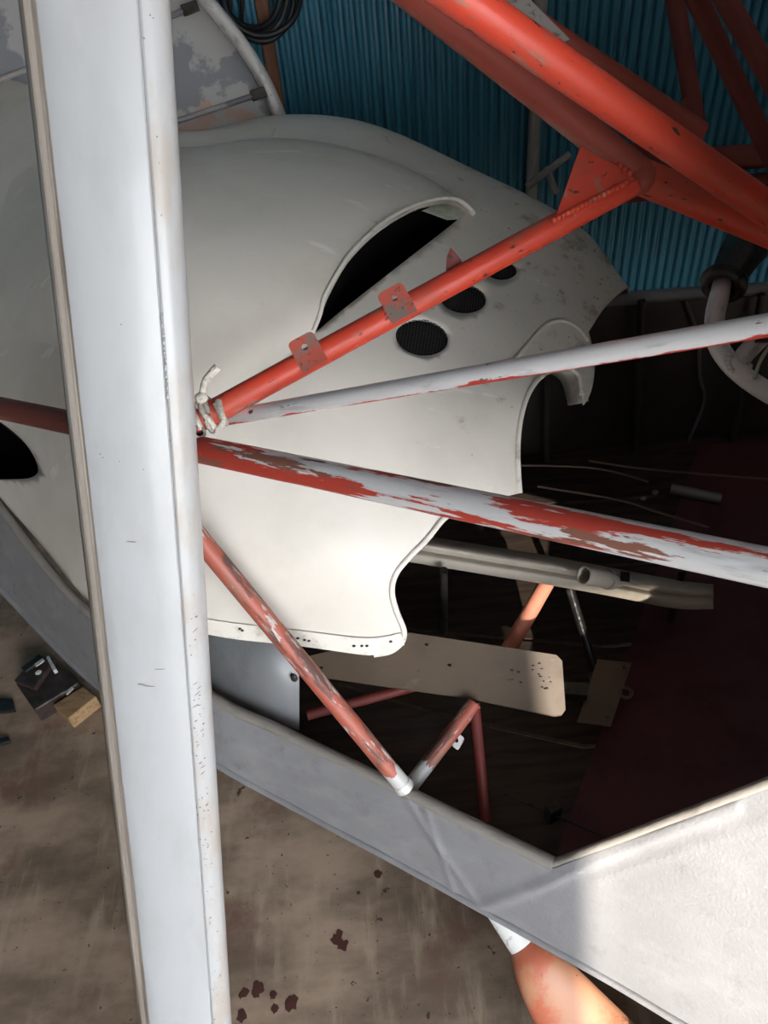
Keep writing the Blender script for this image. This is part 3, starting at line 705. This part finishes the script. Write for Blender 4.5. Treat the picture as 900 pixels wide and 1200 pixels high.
# return flange behind the rear cut-out, and the lower joggled flange
fl_p = smooth2([(690, 470), (681, 440), (664, 429), (645, 432), (626, 449), (613, 478), (607, 515), (607, 550), (609, 578)], 5)
w0 = [uvP(*px_uv(*q)) for q in fl_p]
MB().grid([w0, [p + FWD * 0.03 + RGT * -0.006 for p in w0], [p + FWD * 0.055 + RGT * -0.02 for p in w0]]).build('return_flange', 'cowl_edge', COWL, thick=0.003)
fp = smooth2([(470, 742), (430, 748), (350, 739), (245, 726), (150, 704)], 6); fq = smooth2([(474, 756), (432, 768), (350, 758), (245, 745), (150, 722)], 6)
MB().grid([[uvP(*px_uv(*q), -0.004) for q in fp], [uvP(*px_uv(*q), 0.004) for q in fp], [uvP(*px_uv(*q), 0.005) for q in fq], [uvP(*px_uv(*q), -0.004) for q in fq]]).build('lower_flange', 'cowl_edge', COWL)
for q in ((284, 739), (281, 737), (349, 748), (357, 750), (362, 751), (415, 757), (424, 757), (430, 757), (458, 752)):
    MB().blob(uvP(*px_uv(*q), 0.0055), (0.0026, 0.0016, 0.0022), 5).build('rivet_hole', 'dark_metal', COWL)

# round mesh screens set in their holes: dark dish plus woven wires
for e in SCR:
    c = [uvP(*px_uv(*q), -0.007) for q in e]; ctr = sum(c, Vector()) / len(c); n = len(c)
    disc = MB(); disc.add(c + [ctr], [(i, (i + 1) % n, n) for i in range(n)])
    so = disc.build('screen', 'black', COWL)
    ux = (c[0] - ctr); uy = (c[n // 4] - ctr); wires = MB()
    nr = (ux.cross(uy)).normalized()
    if nr.dot(FWD) > 0: nr = -nr
    for k in range(-8, 9):
        s_ = k / 8.5; h = math.sqrt(max(0, 1 - s_ * s_))
        wires.tube([ctr + ux * s_ - uy * h + nr * 0.002, ctr + ux * s_ + nr * 0.0025, ctr + ux * s_ + uy * h + nr * 0.002], 0.0006, n=5)
        wires.tube([ctr + uy * s_ - ux * h + nr * 0.002, ctr + uy * s_ + nr * 0.0025, ctr + uy * s_ + ux * h + nr * 0.002], 0.0006, n=5)
    wo = wires.build('screen_wires', 'mesh', so)
# black duct boxes added to darken the scoop mouth and the nose opening
def dark_box(poly, depth, name):
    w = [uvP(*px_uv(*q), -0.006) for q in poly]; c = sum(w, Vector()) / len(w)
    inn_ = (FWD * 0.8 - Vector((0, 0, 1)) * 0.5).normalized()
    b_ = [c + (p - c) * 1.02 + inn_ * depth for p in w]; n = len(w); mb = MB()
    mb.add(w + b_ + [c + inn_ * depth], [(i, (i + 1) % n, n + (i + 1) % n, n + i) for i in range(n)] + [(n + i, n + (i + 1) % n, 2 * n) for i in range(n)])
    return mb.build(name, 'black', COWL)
dark_box(MOUTH, 0.12, 'scoop_dark_box'); dark_box(NOSE, 0.15, 'nose_dark_box')

# cheek scoop (blister): ribs from hidden top edge over the bulge down to the skin; third value = height towards the viewer
RB = [
 [(557, 254, -0.004), (553, 246, 0.018), (534, 233, 0.040), (498, 236, 0.055), (452, 258, 0.062), (411, 296, 0.058), (382, 343, 0.040), (366, 391, 0.004)],
 [(505, 219, -0.006), (500, 208, 0.030), (478, 203, 0.052), (440, 215, 0.072), (400, 242, 0.084), (364, 285, 0.080), (340, 338, 0.055), (324, 410, 0.002)],
 [(430, 189, -0.006), (425, 178, 0.024), (404, 179, 0.055), (370, 194, 0.082), (334, 226, 0.096), (305, 275, 0.092), (285, 340, 0.066), (274, 440, -0.003)],
 [(340, 172, -0.006), (335, 162, 0.022), (314, 166, 0.048), (284, 190, 0.078), (258, 228, 0.092), (238, 280, 0.090), (224, 350, 0.066), (214, 460, -0.004)],
 [(232, 182, -0.006), (225, 172, 0.012), (208, 180, 0.032), (184, 206, 0.058), (164, 248, 0.072), (150, 304, 0.072), (140, 372, 0.052), (130, 480, -0.006)],
 [(120, 172, -0.008), (110, 172, 0.000), (100, 185, 0.014), (85, 215, 0.034), (72, 258, 0.044), (62, 314, 0.042), (56, 370, 0.020), (50, 425, -0.008)],
 [(10, 172, -0.012), (5, 175, -0.010), (0, 190, -0.008), (-5, 220, -0.006), (-8, 265, -0.006), (-10, 320, -0.006), (-12, 360, -0.010), (-14, 400, -0.014)],
]
for k in range(1, len(RB) - 2):                         # ease the foot of each rib into the skin
    (xa, ya, oa), (xb_, yb_, ob) = RB[k][-2], RB[k][-1]
    RB[k] = RB[k][:-1] + [(xa + (xb_ - xa) * 0.6, ya + (yb_ - ya) * 0.62, oa * 0.42 + ob * 0.4), (xb_ - 2, yb_ + 6, 0.004), (xb_ - 6, yb_ + 45, -0.004)]
RB[0] = RB[0][:-1] + [(375, 368, 0.020), RB[0][-1], (366, 396, -0.002)]
for k in (-2, -1):
    (xa, ya, oa), (xb_, yb_, ob) = RB[k][-2], RB[k][-1]
    RB[k] = RB[k][:-1] + [((xa + xb_) / 2, (ya + yb_) / 2, oa * 0.3 + ob * 0.5), RB[k][-1], (xb_, yb_ + 14, ob - 0.004)]
rb = np.array([[(x, y, mdep(x, y) - o) for x, y, o in r] for r in RB])
NA, NB_ = 60, 48
mid = np.array([[crv(rb[s], v / NB_) for v in range(NB_ + 1)] for s in range(len(RB))])
BL = [[Vector(P(*crv(mid[:, v], u / NA))) for v in range(NB_ + 1)] for u in range(NA + 1)]
bo = MB().grid(BL).build('scoop', 'cowl', COWL, thick=0.004, angle=80)
lip = BL[0]
MB().tube(lip[3:-6], 0.0034, n=12).build('scoop_lip', 'cowl_edge', bo)
ins = [[p + FWD * 0.006 for p in BL[k][3:20]] for k in (0, 2, 4, 6, 8)]
MB().grid([[p + FWD * 0.004 for p in r] for r in ins]).build('scoop_lining', 'fibre', bo)
q0 = uvP(*px_uv(34, 244), 0.006)
MB().prism([q0 + UPV * a_ + RGT * b_ for a_, b_ in ((-.010, -.006), (-.006, .010), (.012, .014), (.004, .002))], -FWD * 0.006).build('latch', 'rubber', COWL, smooth=False)
fp_ = [uvP(*px_uv(*q), 0.004) for q in ((494, 247), (508, 241), (524, 239), (538, 243), (546, 251), (538, 257), (524, 258), (508, 252))]
fc_ = sum(fp_, Vector()) / 8
mb = MB(); mb.add(fp_ + [fc_ - FWD * 0.004], [(i, (i + 1) % 8, 8) for i in range(8)]); mb.build('fibre_edge', 'fibre', COWL)
# stiffening ridge line over the top
MB().tube([uvP(*px_uv(*q), 0.0) for q in smooth2([(322, 150), (312, 175), (300, 200)], 6)], 0.003, n=8, squash=0.4).build('top_bead', 'cowl', COWL)

# ------------------------------------------------------------------ wing strut in the foreground
ctop, cbot = P(110, 0, 0.58), P(217, 1200, 0.95)
axis = (cbot - ctop).normalized()
tt = -(cbot.z) / axis.z
foot = cbot + axis * tt
head = ctop - axis * 0.75
toc = (CAM - ctop.lerp(cbot, 0.45)); nrm_s = (toc - axis * toc.dot(axis)).normalized()
acr = axis.cross(nrm_s).normalized()
if acr.dot(RGT) < 0: acr = -acr
rot = math.radians(-7)
n2 = (nrm_s * math.cos(rot) + acr * math.sin(rot)).normalized(); acr = (acr * math.cos(rot) - nrm_s * math.sin(rot)).normalized(); nrm_s = n2
STRUT = thing('wing_strut', foot, 'white painted streamlined wing strut standing upright in the foreground', 'strut')
def strut_part(name, sec, m, closed=False):
    rows = []; tcs = []
    N = 40
    for i in range(N + 1):
        c = head.lerp(foot, i / N)
        rows.append([c + acr * a_ + nrm_s * b_ for a_, b_ in sec])
        tcs += [(a_, b_, (foot - head).length * i / N) for a_, b_ in sec]
    mb = MB(); n = len(sec)
    fs = [(i * n + j, i * n + (j + 1) % n, (i + 1) * n + (j + 1) % n, (i + 1) * n + j) for i in range(N) for j in range(n if closed else n - 1)]
    if closed: fs += [tuple(range(n)), tuple(N * n + j for j in range(n - 1, -1, -1))]
    mb.add([p for r in rows for p in r], fs, tcs)
    return mb.build(name, m, STRUT, angle=24)
S_ = 1.0
strut_part('side_edge', [(-0.0560, -0.016), (-0.0552, -0.006), (-0.0530, -0.001), (-0.0505, 0.001), (-0.0490, -0.0008), (-0.0455, -0.0006), (-0.0442, 0.0020), (-0.0425, 0.0038), (-0.0405, 0.0046), (-0.0405, -0.010)], 'strut_side', True)
strut_part('strut_face', [(-0.0412, 0.0040), (-0.036, 0.0066), (-0.028, 0.0086), (-0.014, 0.0104), (0.0, 0.0110), (0.014, 0.0108), (0.0265, 0.0096), (0.0312, 0.0088), (0.0325, 0.0072), (0.0325, -0.012), (-0.0412, -0.012)], 'strut', True)
strut_part('strut_lip', [(0.0322, 0.0066), (0.0336, 0.0086), (0.0352, 0.0092), (0.0385, 0.0090), (0.0430, 0.0078), (0.0475, 0.0052), (0.0515, 0.0012), (0.0545, -0.005), (0.0555, -0.012), (0.0545, -0.020), (0.050, -0.026), (0.0322, -0.028)], 'strut_edge', True)
strut_part('strut_back', [(-0.054, -0.014), (0.050, -0.014), (0.050, -0.026), (0.028, -0.033), (0.0, -0.036), (-0.030, -0.030), (-0.050, -0.022)], 'strut', True)

rr = random.Random(21)
L_ = (foot - head).length
def strut_pt(a_, b_, t): return head.lerp(foot, t) + acr * a_ + nrm_s * b_
def t_at(py):                                            # station on the strut for an image row
    lo, hi = 0.0, 1.0
    for _ in range(40):
        m_ = (lo + hi) / 2; q = strut_pt(0, 0.01, m_) - CAM; y = 600 - FPX * q.dot(UPV) / max(q.dot(FWD), 1e-3)
        lo, hi = (m_, hi) if y < py else (lo, m_)
    return lo
lipf = [(0.0352, 0.0092), (0.0385, 0.0090), (0.0430, 0.0078), (0.0475, 0.0052), (0.0515, 0.0012)]
def lip_b(a_): return float(np.interp(a_, [q[0] for q in lipf], [q[1] for q in lipf]))
chips = MB()
def chip(a0, py, w, l, ang=0.0):
    t = t_at(py); n = 7; ring = []
    for k in range(n):
        g = 2 * math.pi * k / n; q = rr.uniform(0.55, 1.1); x_ = w * math.cos(g) * q; y_ = l * math.sin(g) * q
        xx = a0 + x_ * math.cos(ang) - y_ * math.sin(ang); yy = x_ * math.sin(ang) + y_ * math.cos(ang)
        b_ = (lip_b(xx) if xx > 0.034 else 0.0110 - 0.0024 * (max(0, abs(xx) - 0.005) / 0.03) ** 2) + 0.0003
        ring.append(strut_pt(xx, b_, t + yy / L_))
    chips.add(ring, [tuple(range(n))])
for _ in range(70):
    py = rr.choice([rr.uniform(690, 960), rr.uniform(800, 1000), rr.uniform(960, 1190)])
    chip(rr.uniform(0.0365, 0.0470), py, rr.uniform(.0004, .0016), rr.uniform(.0004, .0012), rr.uniform(-0.6, 0.6))
for py in (744, 812, 806, 818, 832, 900, 905, 912, 950): chip(0.041 + rr.uniform(-.002, .003), py, rr.uniform(.0025, .005), .0006, rr.uniform(-0.7, -0.2))
for (a0, py, w) in ((-0.012, 800, .006), (-0.004, 803, .009), (0.006, 784, .008), (-0.008, 634, .005)): chip(a0, py, w, .0006, 0.12)
for (a0, py) in ((-0.028, 531), (-0.026, 535), (-0.012, 540), (0.008, 550), (0.0, 380), (0.05 - .01, 157), (0.041, 12), (0.043, 15)): chip(a0, py, .0008, .0007)
chips.build('paint_chip', 'chip', STRUT)['kind'] = 'stuff'
flake = MB()
for py in range(368, 470, 5): flake.blob(strut_pt(0.0338 + rr.uniform(-.0006, .0006), 0.0088, t_at(py + rr.uniform(-2, 2))), (0.0012, 0.0012, rr.uniform(.001, .0022)), 5)
flake.build('paint_flake', 'strut', STRUT)['kind'] = 'stuff'

# ------------------------------------------------------------------ cord tied round the frame joint
def on2(t): return NODE_A.lerp(NODE_B, t)
ROPE = thing('tie_cord', on2(0.02), 'weathered white cord knotted round the lower end of the red diagonal tube', 'cord')
sd = tdir.cross(Vector((0, 0, 1))).normalized(); u2 = sd.cross(tdir).normalized()
for k, (t0, t1) in enumerate(((0.012, 0.030), (0.040, 0.062))):
    pts = []
    for i in range(29):
        g = 2 * math.pi * 1.06 * i / 28 + 0.6 * k
        pts.append(on2(t0 + (t1 - t0) * i / 28) + (sd * math.cos(g) + u2 * math.sin(g)) * 0.0172)
    MB().tube(pts, 0.0036, n=10).build('cord_turn', 'rope', ROPE)
kc = P(236, 466, 0.80)
MB().tube(cat_rom([P(231, 476, 0.82), P(237, 460, 0.80), P(241, 446, 0.80), P(255, 430, 0.80)], 10), [0.0036] * 20 + [0.0042] * 6 + [0.0047] * 5, n=10).build('cord_end', 'rope', ROPE)
MB().tube(cat_rom([P(234, 470, 0.81), P(238, 484, 0.80), P(246, 493, 0.80), P(250, 500, 0.81)], 6), 0.0034, n=10).build('cord_end', 'rope', ROPE)
MB().tube(cat_rom([P(256, 470, 0.81), P(259, 484, 0.80), P(262, 492, 0.80), P(258, 500, 0.80)], 6), 0.0034, n=10).build('cord_end', 'rope', ROPE)
MB().blob(kc, (0.007, 0.006, 0.006), 8).build('knot', 'rope', ROPE)

# ------------------------------------------------------------------ loose things in the cockpit
# long tan plate
pl = [(330, 775), (372, 766), (480, 741), (652, 767), (659, 774), (663, 831), (658, 838), (649, 839), (549, 818), (450, 804), (375, 793), (345, 788)]
pa_, pb_, pc_ = PZ(500, 746, 0.668), PZ(650, 767, 0.668), PZ(549, 818, 0.600)
pn_ = (pb_ - pa_).cross(pc_ - pa_).normalized(); pn_ = pn_ if pn_.z > 0 else -pn_
def plp(x, y, h=0.0):
    r = ray(x, y); return CAM + r * ((pa_ - CAM).dot(pn_) / r.dot(pn_)) + pn_ * h
PL = thing('tan_plate', PZ(500, 780, ZP), 'long scuffed tan metal plate with a sunlit strip across its rounded right end', 'plate')
MB().prism([plp(*q) for q in pl], (0, 0, -0.003)).build('plate', 'tan_sheet', PL, smooth=False, bevel=0.0008)
for q in ((527, 779), (377, 782), (500, 755)):
    MB().blob(plp(*q, 0.0005), (0.0035, 0.0035, 0.001), 5).build('bolt_hole', 'dark_metal', PL)
rr = random.Random(3)
for (cx, cy, nn) in ((629, 784, 6), (637, 800, 7), (604, 792, 6)):
    for _ in range(nn):
        MB().blob(plp(cx + rr.uniform(-9, 9), cy + rr.uniform(-8, 8), 0.0002), (rr.uniform(.001, .003), rr.uniform(.001, .0024), 0.0008), 4).build('corrosion_pit', 'dark_metal', PL)
# small plate with an eye
SP = thing('small_plate', PZ(705, 812, 0.56), 'small dull brown plate with a side eyelet, right of the long tan plate', 'plate')
MB().prism([PZ(*q, 0.56) for q in ((700, 772), (740, 776), (716, 851), (676, 846))], (0, 0, -0.003)).build('plate', 'tan_sheet', SP, smooth=False, bevel=0.0008)
ey = PZ(733, 811, 0.56)
MB().tube([ey + Vector((0.010 * math.cos(g), 0.010 * math.sin(g), -0.001)) for g in [2 * math.pi * i / 16 for i in range(17)]], 0.003, n=8).build('eyelet', 'tan_sheet', SP)
for q in ((712, 841), (731, 782)):
    MB().blob(PZ(*q, 0.561), (0.003, 0.003, 0.001), 5).build('bolt_hole', 'dark_metal', SP)
MB().box(PZ(705, 812, 0.53), (0.02, 0, 0), (0, 0.02, 0), (0, 0, 0.027)).build('spacer_block', 'dark_metal', SP)
MB().prism([PZ(*q, 0.575) for q in ((655, 800), (690, 800), (688, 815), (655, 812))], (0, 0, -0.02)).build('spacer_block', 'dark_metal', SP, smooth=False)

# beige rolled tray with pipe stub
TRAY = thing('beige_tray', P(600, 675, 1.33), 'beige sheet metal tray with rolled front edge and an open pipe stub', 'tray')
def tray_row(off):
    return [P(470, 629 + off[0], 1.31 + off[1]), P(560, 644 + off[0], 1.28 + off[1]), P(640, 657 + off[0], 1.255 + off[1]), P(720, 672 + off[0] * 0.98, 1.235 + off[1]), P(790, 685 + off[0] * 1.0, 1.22 + off[1]), P(836, 690 + off[0] * 0.85, 1.235 + off[1])]
sec = [(-6, 0.14), (-6, 0.10), (-4, 0.04), (0, 0.012), (5, 0.0), (9, 0.003), (12, 0.010), (14, 0.006), (18, 0.0), (24, 0.005), (28, 0.018), (27, 0.05)]
sec = [(p.x, p.y) for p in cat_rom([Vector((a_, b_ * 400, 0)) for a_, b_ in sec], 4)]; sec = [(a_, b_ / 400) for a_, b_ in sec]
MB().grid([cat_rom(tray_row(s_), 6) for s_ in sec]).build('tray_sheet', 'beige', TRAY, thick=0.003)
MB().pipe(P(684, 674, 1.205), P(722, 681, 1.25), 0.0145, 0.002).build('pipe_stub', 'beige', TRAY)
MB().tube([P(711, 679, 1.236), P(716, 680, 1.243)], 0.0165, n=20).build('stub_collar', 'beige', TRAY)
MB().prism([P(728, 670, 1.218), P(738, 671, 1.216), P(738, 682, 1.216), P(728, 681, 1.218)], FWD * 0.004).build('slot', 'black', TRAY, smooth=False)
for px in (520, 800):
    q = P(px, 700, 1.36)
    MB().tube([P(px, 668, 1.275), Vector((q.x, q.y + 0.02, ZF))], 0.007, n=10).build('leg', 'dark_metal', TRAY)

# small silver rod lying on the floor
ROD = thing('metal_rod', P(815, 578, 1.45), 'short dull silver tube lying in the dark behind the worn longeron', 'tube')
a, b = PZ(786, 573, ZF + 0.013), PZ(845, 585, ZF + 0.013)
MB().pipe(a, b, 0.0125, 0.002).build('tube', 'dull_silver', ROD)
for (x, y, s_) in ((768, 577, 0.008), (754, 584, 0.007)):
    o = MB().blob(PZ(x, y, ZF + 0.006), (s_, s_ * 0.7, 0.006), 6).build('metal_nut', 'dull_silver')
    tag(o, 'small bright metal nut on the dark cockpit floor, ' + ('right of two' if x > 760 else 'left of two'), 'nut', 'nuts on the cockpit floor')

# control column: silver Y tube with rubber grommet and boot
CC = thing('control_column', PZ(860, 520, ZF), 'silver welded Y-shaped control tube with black rubber collar and boot', 'control column')
main = cat_rom([P(852, 300, 1.03), P(846, 335, 1.01), P(838, 370, 1.0), P(840, 400, 0.99), P(855, 425, 0.98), P(880, 447, 0.965), P(915, 468, 0.95), P(990, 505, 0.92)], 6)
MB().tube(main, 0.0125, n=20).build('tube', 'silver', CC)
MB().tube(cat_rom([P(862, 430, 0.978), P(874, 414, 0.985), P(890, 398, 0.99), P(925, 365, 1.0)], 6), 0.0118, n=18).build('branch_tube', 'silver', CC)
wb = MB()
for i in range(9):
    g = i / 8 * math.pi * 1.1 + 2.4
    wb.blob(P(866, 424, 0.968) + RGT * 0.014 * math.cos(g) + UPV * 0.013 * math.sin(g), (0.0045, 0.004, 0.004), 6)
wb.build('weld_bead', 'silver', CC)
rc = P(848, 332, 1.005)
rax = (P(870, 285, 1.04) - rc).normalized(); ra = rax.cross(UPV + FWD * 0.2).normalized(); rb_ = rax.cross(ra)
MB().tube([rc + ra * 0.022 * math.cos(g) + rb_ * 0.022 * math.sin(g) for g in [2 * math.pi * i / 24 for i in range(25)]], 0.0085, n=14).build('rubber_collar', 'rubber', CC)
MB().tube(cat_rom([P(850, 330, 1.01), P(868, 298, 1.03), P(900, 255, 1.07), P(960, 180, 1.12)], 6), [0.020 + 0.012 * min(1, i / 9) for i in range(19)], n=20).build('rubber_boot', 'rubber', CC)
MB().tube(cat_rom([P(925, 385, 0.93), P(903, 405, 0.94), P(890, 425, 0.945), P(884, 445, 0.95)], 6), 0.0022, n=8).build('thin_cable', 'cable_green', CC)
MB().box(P(900, 395, 0.96), RGT * 0.012, UPV * 0.006 + RGT * 0.003, FWD * 0.006).build('clamp', 'dark_metal', CC, bevel=0.001)
MB().tube([main[-1], Vector((main[-1].x + 0.24, main[-1].y + 0.05, ZF))], 0.012).build('tube', 'silver', CC)

# landing gear leg below the fuselage
LEG = thing('landing_gear_leg', PZ(700, 1330, 0.0), 'orange and white painted landing gear leg below the silver fuselage side', 'landing gear leg')
lp = [P(580, 1062, 1.16), P(594, 1082, 1.155), P(612, 1108, 1.15), P(640, 1148, 1.14), P(690, 1215, 1.15), P(760, 1300, 1.17), P(820, 1375, 1.19)]
la = cat_rom(lp, 6)
def leg_strip(path, w, name, m):
    mb = MB(); rows = []
    for k, c in enumerate(path):
        t = (path[min(k + 1, len(path) - 1)] - path[max(k - 1, 0)]).normalized(); side = t.cross(FWD).normalized()
        n_ = side.cross(t).normalized(); row = []
        if n_.dot(FWD) > 0: n_ = -n_
        for j in range(20):
            g = 2 * math.pi * j / 20; row.append(c + side * w[k] * math.cos(g) + n_ * min(w[k] * 0.62, 0.022) * math.sin(g))
        rows.append(row + [row[0]])
    mb.grid(rows); return mb.build(name, m, LEG)
nneck = 13
ww = [0.018 + (0.021 - 0.018) * i / 12 for i in range(13)] + [0.021 + 0.075 * ((i + 1) / (len(la) - 13)) ** 0.85 for i in range(len(la) - 13)]
leg_strip(la[:nneck], ww[:nneck], 'leg_neck', 'white_dope')
leg_strip(la[nneck - 1:], ww[nneck - 1:], 'leg_fairing', 'orange_leg')
e = la[-1]
wc = Vector((e.x + 0.06, e.y - 0.03, 0.215)); wa = Vector((-ld.y, ld.x, 0)).normalized()  # unseen wheel added to block sun passing under the fuselage
if wa.y > 0: wa = -wa
wx = Vector((ld.x, ld.y, 0)).normalized(); wz = Vector((0, 0, 1))
def ringp(r, o_): return [wc + wx * math.cos(g) * r + wz * math.sin(g) * r + wa * o_ for g in [2 * math.pi * i / 40 for i in range(41)]]
MB().tube(ringp(0.150, 0), 0.062, n=16, squash=1.0).build('added_tyre', 'rubber', LEG)
MB().grid([ringp(r_, o_) for r_, o_ in ((0.022, 0.045), (0.05, 0.040), (0.10, 0.022), (0.105, -0.022), (0.05, -0.04), (0.022, -0.045))]).build('added_wheel_hub', 'silver', LEG)
MB().tube([wc - wa * 0.06, wc + wa * 0.06], 0.020).build('added_axle', 'dark_metal', LEG)
MB().tube([e, wc + Vector((0, 0, 0.0))], 0.020).build('added_axle_post', 'dark_metal', LEG)
MB().prism([P(600, 1084, 1.13), P(632, 1100, 1.125), P(640, 1106, 1.125), P(618, 1100, 1.13)], FWD * 0.003).build('fairing_tab', 'orange_leg', LEG, smooth=False)

# tool and wooden block on the floor at the left
DV = thing('toolbox_unit', PZ(58, 805, 0), 'brown metal tool unit with silver catches on the concrete, left of the strut', 'tool')
def FZ(x, y, z=0.0): return PZ(x, y, z)
def extr(name, quad, z0, z1, m, par, bev=0.003):
    q = [PZ(*p, z1) for p in quad]
    return MB().prism(q, (0, 0, z0 - z1)).build(name, m, par, smooth=False, bevel=bev)
extr('body', [(18, 800), (62, 772), (92, 800), (40, 832)], 0.0, 0.055, 'brown_metal', DV, 0.004)
extr('lid', [(16, 797), (44, 766), (64, 772), (40, 806)], 0.055, 0.072, 'brown_metal', DV, 0.003)
extr('handle', [(24, 782), (46, 766), (52, 770), (30, 787)], 0.072, 0.085, 'rubber', DV, 0.003)
extr('catch', [(40, 778), (50, 771), (52, 774), (42, 781)], 0.085, 0.089, 'silver', DV, 0.001)
extr('catch', [(54, 770), (57, 768), (66, 784), (62, 786)], 0.06, 0.075, 'silver', DV, 0.001)
MB().blob(PZ(45, 788, 0.074), (0.008, 0.008, 0.003), 8).build('knob', 'white_spot', DV)
extr('catch', [(76, 812), (84, 804), (86, 806), (78, 814)], 0.055, 0.060, 'silver', DV, 0.001)
WB = thing('wooden_block', PZ(88, 825, 0), 'pale wooden block on the concrete beside the brown tool unit', 'block')
extr('block', [(62, 826), (97, 804), (113, 816), (80, 842)], 0.0, 0.045, 'block', WB, 0.003)
# dark rubber mat scraps
for k, (quad, lab) in enumerate((([(-30, 815), (14, 818), (18, 832), (-30, 838)], 'black rag on the concrete left of the brown tool unit'), ([(-30, 872), (8, 862), (12, 868), (-30, 884)], 'black scrap lying on the concrete at the left picture edge'))):
    o = extr('rag' if k == 0 else 'scrap', quad, 0.0, 0.012, 'rubber', None, 0.004); tag(o, lab, 'rag' if k == 0 else 'scrap')
# spilled drops on the concrete
rr = random.Random(11)
for i, (x, y, r_) in enumerate(((286, 1164, .011), (302, 1158, .014), (300, 1164, .010), (341, 1175, .016), (322, 1182, .009), (283, 1190, .012), (320, 1166, .008), (395, 1100, .014), (402, 1108, .013), (398, 1093, .008), (443, 1024, .009), (420, 1046, .005))):
    c = PZ(x, y, 0.0006); mb = MB(); n = 14
    vs = [c + Vector((math.cos(2 * math.pi * j / n) * r_ * rr.uniform(.6, 1.1), math.sin(2 * math.pi * j / n) * r_ * rr.uniform(.6, 1.1), 0)) for j in range(n)]
    mb.add(vs + [c + Vector((0, 0, .0004))], [(j, (j + 1) % n, n) for j in range(n)])
    o = mb.build('dried_spill', 'stain', floor)
